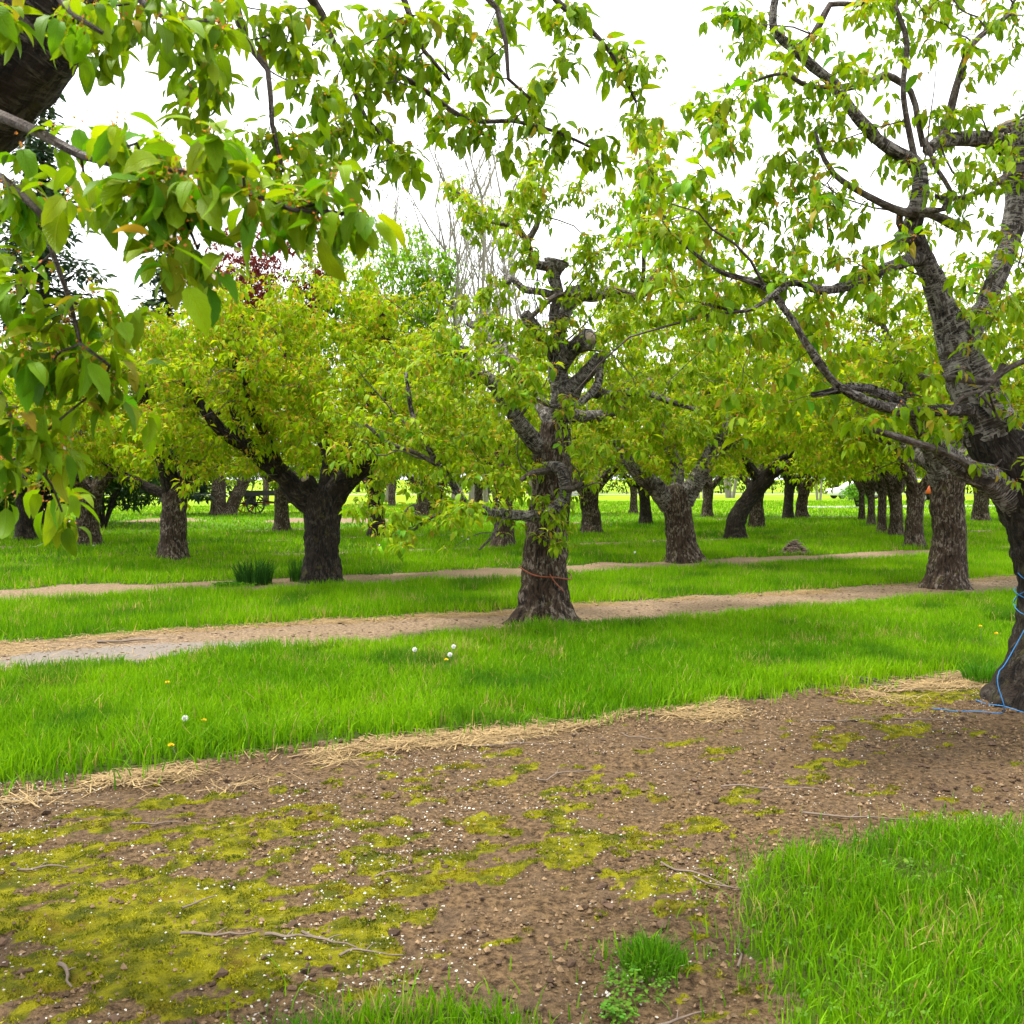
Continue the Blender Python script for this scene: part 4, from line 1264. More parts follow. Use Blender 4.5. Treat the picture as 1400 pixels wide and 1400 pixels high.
treeT = build_tree("cherry_tree", "stout straight cherry trunk with an oval burl at its foot on the dirt strip", None, trunkT, limbsT, attrT, .14, TPL_LO, 36, 32, .035, .026,
                   M_BARK, M_LIMB, step=.13, kill=.2, nleaf=(5, 8), bits=2, bitsize=.021, yel=.36, bronze=.13, flare=.55)

# ---- grey-brown upright tree left of the forked one
rng = np.random.default_rng(107)
Y = 20.3
trunkB = limb_px([(237, 766, 20), (237, 735, 18), (238, 700, 17), (240, 670, 17), (240, 655, 14)], Y)
trunkB[0][2] = 0
limbsB = [limb_px(l, Y) for l in [
    [(236, 675, 13), (225, 630, 11, 20.0), (210, 590, 10, 19.7), (198, 555, 9, 19.5), (190, 500, 5, 19.3)],
    [(243, 675, 12), (265, 630, 9, 20.2), (290, 590, 7, 20.0), (310, 540, 4, 19.9)],
    [(240, 672, 11), (235, 610, 8, 21.0), (250, 550, 6, 21.6), (260, 490, 4, 22.0)],
    [(238, 680, 8), (190, 660, 6, 20.5), (140, 630, 4, 20.8), (110, 590, 3, 21)],
]]
attrB = np.vstack([crown(P(225, 540, 20.3), (3.2, 3.1, 1.8), 900, rng, (1.35, 1.8), 4), ellipsoid(P(120, 470, 20), (1.6, 1.5, .8), 150, rng)])
treeB = build_tree("cherry_tree", "upright grey-brown cherry trunk between the dark evergreen bush and the forked tree", None, trunkB, limbsB, attrB, .15, TPL_LO, 37, 24, .05, .024,
                   M_BARK, M_BARKD, step=.14, kill=.21, nleaf=(5, 8), bits=2, bitsize=.023, yel=.42, bronze=.17, flare=.4)


# ---- back-row trees: three kinds, copied
def generic(seed, label, lean=0., h=1.35, r=.25, bark=M_BARK, n=560):
    rng = np.random.default_rng(seed)
    tr = [[0, 0, 0, r * 1.08], [.02, 0, h * .35, r * .95], [lean * .5, .02, h * .7, r * .9], [lean, 0, h, r], [lean * 1.1, 0, h + .2, r * .7]]
    lb = []
    a0 = rng.random() * 6.28
    for k in range(4):
        a = a0 + k * 1.57 + rng.normal(0, .25)
        d = np.array([cos(a), sin(a), 0])
        p = np.array([lean, 0, h - .1]); rr = r * .62
        row = [[*p, rr]]
        for q in range(5):
            p = p + d * (.34 + .1 * rng.random()) + np.array([0, 0, .38 - .03 * q]) + rng.normal(0, .09, 3)
            rr *= .72
            row.append([*p, rr])
        lb.append(row)
    at = crown((lean, 0, 3.05), (3.3, 3.3, 1.85), n, rng, (1.3, 1.9), seed % 50, 18)
    return build_tree("cherry_tree", label, None, tr, lb, at, .175, TPL_LO, seed, 18, .07, .022, bark, bark, step=.17, kill=.26, nleaf=(5, 7), mult=2.4,
                      bits=2, bitsize=.022, prob=.8, yel=.36, bronze=.13, flare=.45)


def place(src_or_new, px, py, rz, wid, label, group=None, hs=1.0, first=False, tilt=(0, 0)):
    x, y = G(px, py)
    if first:
        o = src_or_new; o["label"] = label
        if group: o["group"] = group
    else:
        o = copy_thing(src_or_new, (0, 0, 0), 0, (1, 1, 1), label, group)
    o.location = (x, y, 0); o.rotation_euler = (tilt[0], tilt[1], rz)
    s = wid / 1400 * y / .50
    k = max(.88, min(1.12, s))
    o.scale = (k, k, hs)
    for ch in o.children:
        if ch.name.startswith("trunk"): ch.scale = (max(.55, min(1.1, s / k * .9)),) * 2 + (1,)
    return o


gA = generic(201, "x", 0, 1.3, .25)
gB = generic(202, "x", .12, 1.45, .24, M_BARKD)
gC = generic(203, "x", -.1, 1.2, .27)
gE = generic(204, "x", .62, 1.6, .215, M_BARKD)
BACK = "cherry trees in the back rows"
BL = "cherry tree with short dark trunk in the far back rows of the orchard"
place(gA, 688, 747, .4, 33, "short-trunked cherry tree just behind the orange-tied tree's low branch", first=True)
place(gB, 515, 734, 1.9, 27, "squat cherry trunk right of the forked dark tree, wood-chip strip behind it", first=True)
place(gC, 120, 746, 2.6, 33, "cherry tree with ringed bark in front of the dark evergreen bush", first=True)
place(gE, 1006, 738, .1, 36, "cherry tree with trunk leaning right, dark trunk close behind it", first=True)
place(gB, 36, 738, 4.4, 30, "cherry tree between the dark evergreen bush and the low shrub")
place(gA, 386, 727, 2.2, 24, "cherry trunk standing in front of the farm wagon")
place(gC, 808, 729, .9, 28, "broad-based dark cherry trunk just right of the orange-tied tree")
place(gA, 1250, 749, 3.7, 28, "pollarded cherry trunk next to the stout burl-footed tree")
place(gC, 1225, 735, 5.0, 19, "cherry trunk with pale round pruning cut behind the pollarded one")
LBL = {1034: "dark cherry trunk standing close behind the right-leaning trunk", 883: "dark cherry trunk just behind the pale Y-forked tree, slender trunk beside it",
       967: "lone slim cherry trunk between the pale Y-forked tree and the right-leaning one", 866: "slender far cherry trunk beside the dark one behind the pale Y-forked tree",
       1077: "short grey cherry trunk right in front of a dark one at the bright field's edge", 1096: "dark cherry trunk half behind the short grey one at the bright field's edge",
       1341: "squat cherry trunk glimpsed between the burl-footed tree and the leaning silver-barked one"}
for (px, py, rz, w, src) in ((1034, 723, 1.1, 24, gA), (883, 718, 3.0, 20, gB), (967, 707, 4.2, 15, gC), (866, 702, 5.2, 12, gA), (1077, 711, .3, 17, gB), (1096, 708, 2.8, 17, gC),
                             (1206, 729, 2.4, 14, gA), (1191, 719, 4.9, 10, gC), (1178, 712, .8, 9, gA), (1341, 713, 3.9, 28, gA), (578, 706, 1.7, 17, gC), (655, 700, 2.1, 14, gA), (760, 703, .9, 15, gC), (1440, 728, 1.2, 26, gB), (-40, 726, 2.0, 26, gC)):
    if px in LBL:
        place(src, px, py, rz, w, LBL[px])
        continue
    place(src, px, py, rz, w, BL, BACK)


# ------------------------------------------------------------------ background trees
def pal(base, var=.35):
    base = np.array(base)
    def f(col, rng):
        return base * (1 - var + 2 * var * rng.random((len(col), 1))) * (1 + .12 * rng.normal(0, 1, (len(col), 3)))
    return f


def leafy(name, label, group, x, y, h, crown_c, crown_r, n, leaf, tint, seed, r=.2, stems=1, under=None, cat="tree", mult=3., fork=.35, bark=M_BARK, lean=.25):
    rng = np.random.default_rng(seed)
    b = np.array([x, y, 0.])
    tr = [[x, y, 0, r], [x + .03, y, h * .2, r * .9], [x, y, h * fork, r * .8]]
    lb = []
    for k in range(4):
        a = k * 1.57 + rng.random()
        p = np.array([x, y, h * fork * .9]); rr = r * .6; row = [[*p, rr]]
        for q in range(4):
            p = p + np.array([cos(a) * h * .06 * (1 + lean), sin(a) * h * .06 * (1 + lean), h * .12]) + rng.normal(0, h * .012, 3)
            rr *= .68; row.append([*p, rr])
        lb.append(row)
    at = ellipsoid(b + np.array(crown_c), crown_r, n, rng, 2.2, under)
    return build_tree(name, label, group, tr, lb, at, leaf, TPL_LO, seed, 12, .15, .02, bark, bark, step=crown_r[2] * .09, kill=crown_r[2] * .13, nleaf=(4, 6), bits=0,
                      prob=.85, sprouts=0, mult=mult, spread=leaf * .9, r0=.006, tint=tint, hang=.2, flare=.3, category=cat)


gx_, gy_ = P(535, 500, 62)[:2]
leafy("leafy_tree", "bright green leafy tree rising behind the forked dark tree", None, gx_, 62, 17.4, (0, 0, 12.4), (3.4, 3.4, 5.8), 650, .44, pal((.15, .29, .010)), 301, .22, mult=2.8)
gx_ = P(362, 500, 60)[0]
leafy("plum_tree", "dark red-purple leaved tree behind the cherry crowns", None, gx_, 60, 16.5, (0, 0, 11.8), (4.0, 3.4, 6.6), 560, .36, pal((.105, .018, .018)), 302, .2, mult=5)
gx_ = P(455, 500, 66)[0]
leafy("leafy_tree", "olive green tree between the red-leaved tree and the bright green one", None, gx_, 66, 14.5, (0, 0, 9.6), (3.4, 3.2, 4.6), 300, .34, pal((.07, .15, .015)), 303, .2, mult=3)
# twin-stemmed tree by the wagon
x0, y0 = G(309, 704)
leafy("twin_trunk_tree", "smooth grey tree with two trunks in a V beside the farm wagon", None, x0 - .35, y0, 7, (.5, 0, 5.0), (3.0, 2.6, 2.4), 300, .22, pal((.11, .22, .015)), 304, .36, mult=2.8, under=(2.3, 2.6))
twin = bpy.data.objects["twin_trunk_tree"]
m = MB()
tube(m, [[x0 + .12, y0 - .02, -.1, .33], [x0 + .25, y0, .35, .3], [x0 + .75, y0, 1.4, .28], [x0 + 1.1, y0, 2.4, .25], [x0 + 1.3, y0, 3.8, .16]], 12, .15, .1, .3, 0, 5, .02)
m.obj("trunk", M_BARK, twin, off=(x0 - .35, y0, 0))
# bent trunk in the far rows
x0, y0 = G(562, 702)
rng = np.random.default_rng(305)
build_tree("cherry_tree", "far cherry tree whose trunk lies low and bends sharply upward", None,
           [[x0, y0, 0, .30], [x0 + .35, y0, .22, .30], [x0 + .85, y0, .36, .28], [x0 + 1.2, y0, .75, .27], [x0 + 1.35, y0, 1.4, .24]],
           [[[x0 + 1.3, y0, 1.2, .18], [x0 + 1.0, y0, 1.9, .13], [x0 + .6, y0 + .3, 2.6, .08]], [[x0 + 1.35, y0, 1.2, .18], [x0 + 1.8, y0, 1.9, .13], [x0 + 2.3, y0 - .3, 2.6, .08]]],
           ellipsoid((x0 + 1.3, y0, 3.2), (2.8, 2.6, 1.4), 330, rng, 2.4, (1.7, 2.1)), .2, TPL_LO, 305, 12, .1, .02, M_BARKD, M_BARKD, step=.2, kill=.3, nleaf=(5, 7), bits=0, yel=.4)

# evergreen bush and low shrubs
def bush(name, label, px, py, wpx, hpx, col, seed, n=4500, leaf=.13):
    x, y = G(px, py)
    rng = np.random.default_rng(seed)
    w = wpx / 1400 * y / 2; h = hpx / 1400 * y
    root = thing(name, label, "bush", (x, y, 0))
    m = MB()
    for k in range(9):
        a = rng.random() * 6.28
        tube(m, [[0, 0, -.05, .06], [cos(a) * w * .25, sin(a) * w * .2, h * .35, .045], [cos(a) * w * .6, sin(a) * w * .5, h * .7, .02]], 5, .25, .1)
    m.obj("stems", M_BARKD, root)
    lob = [((rng.random() - .5) * 1.3 * w, (rng.random() - .5) * .8 * w, h * (.35 + .4 * rng.random()), w * (.35 + .25 * rng.random())) for _ in range(12)]
    cp = []
    for lx, ly, lz, lr in lob:
        d = norm(rng.normal(0, 1, (n // 60, 3)))
        cp.append(np.array([lx, ly, lz]) + d * lr * (.6 + .4 * rng.random((len(d), 1))) * np.array([1, 1, .8]))
    cp = np.vstack(cp)
    cp = cp[(cp[:, 2] > .08) & (cp[:, 2] < h * 1.08)]
    L = cluster_leaves(cp, rng, leaf, 4, 6, .3)
    L = L[:4] + (pal(col, .5)(L[4], rng),)
    m = MB(); leaf_mesh(m, L, TPL_LO, rng)
    tag(m.obj("foliage", M_LEAFF, root), kind="stuff")
    return root


bush("evergreen_bush", "large dark evergreen bush behind the ring-barked cherry tree", 142, 722, 175, 150, (.020, .050, .008), 311, 9000, .17)
bush("evergreen_bush", "smaller dark evergreen bush tucked against the large one", 60, 716, 110, 120, (.018, .042, .010), 312, 6000, .17)
bush("shrub", "low mid-green shrub beside the outermost left cherry trunk", -2, 722, 60, 52, (.05, .13, .01), 313, 3000, .12)
bush("shrub", "bright green shrub by the pale path in front of the parked car", 1172, 694, 50, 42, (.10, .25, .015), 314, 3000, .16)

# spruce
def spruce(label, px, y, h, wid, seed):
    x = P(px, 500, y)[0]
    rng = np.random.default_rng(seed)
    root = thing("spruce_tree", label, "tree", (x, y, 0))
    m = MB()
    tube(m, [[0, 0, -.1, .32], [0, 0, h * .5, .18], [0, 0, h, .02]], 8, .6, .05)
    m.obj("trunk", M_BARKD, root)
    mb_ = MB(); mt = MB()
    z = 1.2
    cpts = []
    while z < h - .3:
        L = wid * (1 - z / h) ** .8 + .15
        for k in range(7):
            a = rng.random() * 6.28
            l = L * (.75 + .4 * rng.random())
            t_ = np.linspace(0, 1, 7)
            p = np.stack([np.cos(a) * l * t_, np.sin(a) * l * t_, z - l * .28 * t_ + l * .22 * t_ ** 3], 1)
            tube(mb_, np.hstack([p, (.03 * (1 - t_) + .008)[:, None]]), 3, None, capend=False)
            n = int(l * 6)
            u = rng.random(n) ** .7
            i0 = np.minimum((u * 6).astype(int), 5); f = (u * 6 - i0)[:, None]
            q = p[i0] * (1 - f) + p[i0 + 1] * f
            sd = rng.choice([-1, 1], n) * (.1 + .35 * (1 - u) * rng.random(n)) * l * .35
            q = q + np.stack([-np.sin(a) * sd, np.cos(a) * sd, -.08 * rng.random(n)], 1)
            cpts.append(q)
        z += .42 + .1 * rng.random()
    cp = np.vstack(cpts)
    tag(mb_.obj("branches", M_BARKD, root), kind="stuff")
    L = cluster_leaves(cp, rng, .46, 3, 5, .1)
    L = L[:4] + (pal((.035, .062, .040), .5)(L[4], rng),)
    m = MB()
    leaf_mesh(m, L, [leaf_tpl(2, 1, .2, .3, .38)], rng)
    tag(m.obj("needles", M_LEAFF, root), kind="stuff")
    return root


spruce("tall blue-green spruce behind the orchard's near left crowns", 62, 36, 16, 3.4, 321)
spruce("blue-green spruce between the tall spruce and the red-leaved tree", 232, 46, 13.5, 2.6, 322)


# bare poplars: tall thin stems with hardly any leaf
M_POP = m_plain('poplar_bark', (.20, .18, .15), .9, .4, 3, .2)


def bare_tree(name, label, group, seed, h, wid, stems=3):
    rng = np.random.default_rng(seed)
    root = thing(name, label, "tree", (0, 0, 0), group)
    m = MB()
    tw = MB(); tips = []

    def grow(p, d, L, r, depth):
        n = 7 if depth == 0 else 4
        row = []
        for q in range(n + 1):
            row.append([*p, max(r * (1 - .82 * q / n), .006)])
            if q == n: break
            d = norm(d + rng.normal(0, .07, 3) + np.array([0, 0, .07]))
            p = p + d * L / n
            if depth < 2 and (depth > 0 or q >= 1):
                for _ in range(1 + (rng.random() < .6)):
                    a = rng.random() * 6.28
                    sd = norm(d + np.array([cos(a), sin(a), .15]) * (.42 + .25 * rng.random()))
                    grow(p, sd, L * (.42 if depth == 0 else .5) * (.7 + .5 * rng.random()) * (1.1 - .5 * q / n), r * .4, depth + 1)
            if depth > 0: tips.append(p)
        if depth == 0:
            mm_ = MB(); tube(mm_, row, 7, .6, .05); mm_.obj("trunk", M_POP, root)
        else:
            tube(tw, row, 3, None, capend=False)

    for k in range(stems):
        a = k * 6.28 / stems + rng.random()
        grow(np.array([.3 * cos(a), .3 * sin(a), -.1]), norm(np.array([cos(a) * wid * .05, sin(a) * wid * .05, 1.])), h * (.8 + .2 * rng.random()), .16, 0)
    tag(tw.obj("twigs", M_POP, root), kind="stuff")
    tips = np.array(tips)
    cp = tips[rng.random(len(tips)) < .3]
    L = cluster_leaves(cp, rng, .13, 1, 2, .3)
    L = L[:4] + (pal((.16, .24, .03), .3)(L[4], rng),)
    mm_ = MB(); leaf_mesh(mm_, L, TPL_LO, rng)
    tag(mm_.obj("buds", M_LEAFF, root), kind="stuff")
    return root


PG = "bare poplars behind the orchard"
PLAB = "tall thin poplar, nearly bare, among the stand behind the orchard"
pa = bare_tree("bare_poplar", PLAB, PG, 331, 21, 1.6, 2)
pb = bare_tree("bare_poplar", PLAB, PG, 332, 19, 2.2, 3)
for k, (px, y, src, sc, rz) in enumerate(((612, 62, pa, 1.0, 0), (640, 60, pb, 1.0, 1), (580, 66, pb, .95, 2), (690, 64, pa, .95, 3.3), (735, 68, pb, .9, 4), (525, 72, pa, 1.0, 5), (665, 72, pa, 1.0, 1.2),
                                          (960, 85, pa, .96, .3), (1000, 88, pb, .94, 2.6), (1035, 84, pa, .8, 4.1), (1120, 78, pb, .62, 1.4), (1165, 80, pa, .6, 3.5))):
    loc = (P(px, 500, y)[0], y, 0)
    if k < 2:
        src.location = loc; src.scale = (sc,) * 3
    else:
        copy_thing(src, loc, rz, (sc,) * 3, PLAB, PG)

# far tree belt
FG = "trees along the far side of the field"
f1 = leafy("field_tree", "rounded mid-green tree on the far side of the bright field", FG, 0, 0, 11, (0, 0, 5.4), (4.2, 4.2, 4.6), 330, .5, pal((.055, .12, .015)), 341, .3, mult=2.6, fork=.2)
f2 = leafy("field_tree", "greyish olive tree on the far side of the bright field", FG, 0, 0, 10, (0, 0, 4.8), (4.4, 4.2, 4.4), 260, .45, pal((.085, .10, .04)), 342, .3, mult=2.6, fork=.2)
rng = np.random.default_rng(343)
fl = [f1["label"], f2["label"]]
for k in range(38):
    px = -200 + k * 48 + rng.normal(0, 12)
    y = 122 + rng.normal(0, 8)
    src = (f1, f2)[k % 2 if rng.random() < .7 else 1]
    sc = .6 + .3 * rng.random()
    loc = (P(px, 600, y)[0], y, 0)
    if k < 2:
        o = (f1, f2)[k]; o.location = loc; o.scale = (sc,) * 3
    else:
        copy_thing(src, loc, rng.random() * 6, (sc * 1.15, sc * 1.15, sc), src["label"], FG)

hedge = thing("hedge", "long dark hedge along the far side of the bright field", "hedge", (0, 112, 0))
rng = np.random.default_rng(350)
m = MB()
for k in range(70):
    hx = -95 + k * 2.75 + rng.normal(0, .4)
    tube(m, [[hx, rng.normal(0, .5), -.1, .08], [hx + rng.normal(0, .3), rng.normal(0, .5), 1.2, .06], [hx + rng.normal(0, .5), rng.normal(0, .5), 2.4, .03]], 4)
tag(m.obj("stems", M_BARKD, hedge), kind="stuff")
n = 4200
hx = -96 + 192 * rng.random(n)
top = 2.3 + 1.6 * fbm(np.stack([hx * .12, hx * 0, hx * 0], 1), 3, 3)
cp = np.stack([hx, rng.normal(0, .9, n), .05 + top * rng.random(n) ** .8], 1)
L = cluster_leaves(cp, rng, .55, 3, 5, .2)
L = L[:4] + (pal((.05, .095, .014), .45)(L[4], rng),)
m = MB(); leaf_mesh(m, L, TPL_LO, rng)
tag(m.obj("foliage", M_LEAFF, hedge), kind="stuff")

# ------------------------------------------------------------------ path and far road
def strip(name, label, pts, w, z, mat):
    p = np.array(pts, float)
    d = norm(np.gradient(p, axis=0)); n = np.stack([-d[:, 1], d[:, 0]], 1) * w / 2
    V = np.vstack([np.hstack([p - n, np.full((len(p), 1), z)]), np.hstack([p + n, np.full((len(p), 1), z)]),
                   np.hstack([p - n * 1.02, np.full((len(p), 1), -.1)]), np.hstack([p + n * 1.02, np.full((len(p), 1), -.1)])])
    k = len(p)
    Q = []
    for i in range(k - 1):
        Q += [[i, i + 1, k + i + 1, k + i], [2 * k + i, 2 * k + i + 1, i + 1, i], [k + i, k + i + 1, 3 * k + i + 1, 3 * k + i]]
    o = MB().add(V, Q=Q).obj(name, mat, smooth=False)
    return tag(o, label, "path", kind="structure")


M_PATH = m_plain("pale_path", (.42, .40, .36), .9, .4, 3, .2)
strip("path", "pale gravel path crossing behind the back rows", [(P(1090, 692, 58)[0], 57), (P(1200, 692, 60)[0], 58.5), (P(1500, 692, 62)[0], 61), (60, 64)], 2.6, .055, M_PATH)
strip("road", "pale far road along the edge of the bright field", [(-120, 104), (-40, 106), (20, 109), (120, 116)], 3.5, .03, M_PATH)

# ------------------------------------------------------------------ farm wagon
M_IRON_SHADE = m_plain("wagon_dark", (.020, .019, .020), .7, .4, 12, .2)  # dark iron parts, and the one wheel whose shade is painted in
M_ORANGE = m_plain("wagon_orange", (.42, .11, .015), .7, .5, 9, .2)
M_DARKWOOD = m_plain("wagon_wood", (.045, .038, .036), .85, .5, 14, .3)
x0, y0 = G(372, 702)
wag = thing("farm_wagon", "old black farm wagon with orange spoked wheels on the far lawn", "wagon", (x0 + .3, y0 + .6, 0))
wag.rotation_euler = (0, 0, radians(32))


def wheel(parent, x, y, R, mat, rimmat):
    w = link("wheel", None, parent, (x, y, R + .0))
    m = MB(); a = np.linspace(0, 2 * pi, 29)
    for rr, wd, dd in ((R, .035, .055),):
        pts = np.stack([np.cos(a) * (rr - .03), np.zeros(29), np.sin(a) * (rr - .03)], 1)
        V = []; Q = []
        for i, t_ in enumerate(a[:-1]):
            for (q, h_) in ((rr, -wd), (rr, wd), (rr - dd, wd), (rr - dd, -wd)):
                V.append((cos(t_) * q, h_, sin(t_) * q))
        for i in range(28):
            j = (i + 1) % 28
            for q in range(4): Q.append([i * 4 + q, i * 4 + (q + 1) % 4, j * 4 + (q + 1) % 4, j * 4 + q])
        m.add(V, Q=Q)
    m.obj("rim", rimmat, w, smooth=False)
    h = MB(); tube(h, [[0, -.14, 0, .055], [0, -.1, 0, .09], [0, .1, 0, .09], [0, .14, 0, .05]], 12)
    h.obj("hub", mat, w)
    me = None
    for k in range(12):
        t_ = k * 2 * pi / 12
        if me is None:
            s_ = MB(); tube(s_, [[0, 0, .06, .026], [0, 0, R * .5, .021], [0, 0, R - .04, .024]], 6)
            me = s_.mesh("spoke", mat)
        o = link("spoke", me, w); o.rotation_euler = (0, t_, 0)
    return w


R1 = .44
for (wx, wy, mt_, rm) in ((-1.5, -.8, M_IRON_SHADE, M_IRON_SHADE), (-1.5, .8, M_ORANGE, M_ORANGE), (1.45, -.8, M_ORANGE, M_ORANGE), (1.45, .8, M_ORANGE, M_IRON_SHADE)):  # first wheel all dark: its shaded side is put into the colour
    wheel(wag, wx, wy, R1, mt_, rm)
for ax in (-1.5, 1.45):
    m = MB(); tube(m, [[ax, -.95, R1, .04], [ax, .95, R1, .04]], 8); m.obj("axle", M_IRON_SHADE, wag)
    m = MB(); m.box((ax, 0, .74), (.16, 1.3, .2)); m.box((ax, 0, .55), (.14, 1.1, .16)); m.obj("bolster", M_DARKWOOD, wag, smooth=False)
m = MB(); tube(m, [[-1.5, 0, R1 + .06, .045], [1.45, 0, R1 + .06, .045]], 8); m.obj("reach_pole", M_ORANGE, wag)
for k in range(5):
    m = MB(); m.box((-.1, -.62 + k * .31, .91), (4.3, .27, .07)); m.obj("deck_plank", M_DARKWOOD, wag, smooth=False)
for sgn in (-1, 1):
    m = MB(); m.box((-.1, sgn * .80, .95), (4.3, .06, .22)); m.obj("side_board", M_IRON_SHADE, wag, smooth=False)
for sgn in (-1, 1):
    m = MB(); tube(m, [[-1.3, sgn * .5, .66, .022], [-.8, sgn * .45, .58, .022], [-.2, sgn * .1, .5, .022]], 6, .1); m.obj("brace", M_IRON_SHADE, wag)
m = MB(); tube(m, [[-1.6, 0, .5, .03], [-2.4, 0, .42, .03], [-3.3, 0, .12, .03]], 6, .2); m.obj("drawbar", M_DARKWOOD, wag)

# ------------------------------------------------------------------ white car, orange tractor, grey shed beyond the field
M_WHITE = m_plain("car_paint", (.80, .81, .82), .3, .03, 2, 0, spec=.5)
M_GLASSD = m_plain("car_glass", (.03, .035, .04), .1, .05, 2, 0, spec=.6)
M_TYRE = m_plain("tyre", (.02, .02, .02), .8, .2, 20, .1)
M_RED = m_plain("machine_orange", (.50, .10, .02), .5, .3, 6, .1)


def extrude_profile(prof, y0, y1, taper=0.):
    m = MB(); n = len(prof); p = np.array(prof, float)
    cz = p[:, 1].min()
    V = []
    for yy, f in ((y0, 1), (y0 + .12, 0), (y1 - .12, 0), (y1, 1)):
        q = p.copy()
        q[:, 0] = p[:, 0] * (1 - .02 * f)
        q[:, 1] = cz + (p[:, 1] - cz) * (1 - .05 * f)
        sgn = 1 if yy > (y0 + y1) / 2 else -1
        yv = yy - sgn * taper * (p[:, 1] - cz)
        V.append(np.stack([q[:, 0], yv, q[:, 1]], 1))
    Q = []
    for r_ in range(3):
        for i in range(n):
            j = (i + 1) % n
            Q.append([r_ * n + i, r_ * n + j, (r_ + 1) * n + j, (r_ + 1) * n + i])
    V = np.vstack(V)
    c0, c1 = V[:n].mean(0), V[3 * n:].mean(0)
    T = [[(i + 1) % n, i, 4 * n] for i in range(n)] + [[3 * n + i, 3 * n + (i + 1) % n, 4 * n + 1] for i in range(n)]
    m.add(np.vstack([V, c0, c1]), Q=Q, T=T)
    return m


def wheel_simple(parent, x, y, R, w):
    wr = link("wheel", None, parent, (x, y, R))
    m = MB(); tube(m, [[0, -w / 2, 0, R * .9], [0, -w / 2 + .03, 0, R], [0, w / 2 - .03, 0, R], [0, w / 2, 0, R * .9]], 18); m.obj("tyre", M_TYRE, wr)
    m = MB(); tube(m, [[0, -w / 2 - .012, 0, R * .6], [0, w / 2 + .012, 0, R * .6]], 14); m.obj("rim", M_PATH, wr)


xc, yc = P(1168, 680, 84)[0], 84
car = thing("parked_car", "white car parked beyond the bright field, half hidden by leaves", "car", (xc, yc, 0))
car.rotation_euler = (0, 0, radians(6))
body = extrude_profile([(-2.2, .28), (-2.25, .62), (-2.05, .78), (-1.2, .9), (1.5, .95), (2.15, .88), (2.22, .6), (2.18, .28)], -.86, .86, .04).obj("body", M_WHITE, car)
extrude_profile([(-1.15, .88), (-.45, 1.36), (.2, 1.44), (1.0, 1.40), (1.75, .93)], -.76, .76, .16).obj("roof", M_WHITE, car)
for sgn in (-1, 1):
    for (a, b, c_, d_) in ((-.85, -.38, .35, .3), (.4, .4, 1.0, 1.3)):
        m = MB(); yo = sgn * .745
        V = [(a, yo * 1.005, .95), (d_ if c_ < .5 else d_, yo * 1.005, .95), (c_ if c_ < .5 else .95, yo * .915, 1.33), (b if b < 0 else .4, yo * .915, 1.33)]
        V2 = [(x_, y_ + sgn * .012, z_) for (x_, y_, z_) in V]
        m.add(V + V2, Q=[[4, 5, 6, 7], [0, 1, 5, 4], [1, 2, 6, 5], [2, 3, 7, 6], [3, 0, 4, 7]]); m.obj("side_window", M_GLASSD, car, smooth=False)
for wx in (-1.4, 1.4):
    for wy in (-.8, .8): wheel_simple(car, wx, wy, .31, .2)
for sgn in (-1, 1):
    m = MB(); tube(m, [[-2.2, sgn * .6, .66, .09], [-2.27, sgn * .6, .66, .07]], 10); m.obj("headlight", M_PATH, car)

xt, yt = P(1271, 684, 74)[0], 74
tra = thing("tractor", "small orange-red tractor far beyond the pollarded cherry trunk", "tractor", (xt, yt, 0))
tra.rotation_euler = (0, 0, radians(20))
extrude_profile([(-1.3, .55), (-1.35, .95), (-1.2, 1.1), (-.1, 1.12), (0, .55)], -.3, .3).obj("hood", M_RED, tra)
m = MB(); m.box((.35, 0, .5), (1.3, .5, .25)); m.obj("chassis", M_IRON_SHADE, tra, smooth=False)
m = MB(); m.box((.55, 0, .85), (.45, .5, .1)); m.box((.8, 0, 1.1), (.1, .5, .45)); m.obj("seat", M_IRON_SHADE, tra, smooth=False)
for sgn in (-1, 1):
    m = MB(); a = np.linspace(0, pi, 9)
    V = [(.65 + cos(t_) * .62, sgn * (.45 + q), .55 + sin(t_) * .62) for t_ in a for q in (0, .28)]
    m.add(V, Q=[[2 * i, 2 * i + 1, 2 * i + 3, 2 * i + 2] for i in range(8)]); m.obj("mudguard", M_RED, tra)
    wheel_simple(tra, .65, sgn * .58, .55, .26); wheel_simple(tra, -1.0, sgn * .5, .3, .16)
m = MB(); tube(m, [[0, 0, .9, .02], [.22, 0, 1.25, .02]], 6); a = np.linspace(0, 2 * pi, 13)
tube(m, [[.22 + .05 * cos(q), .18 * sin(q), 1.25 + .16 * cos(q), .016] for q in a], 5, None, capend=False); m.obj("steering_wheel", M_IRON_SHADE, tra)

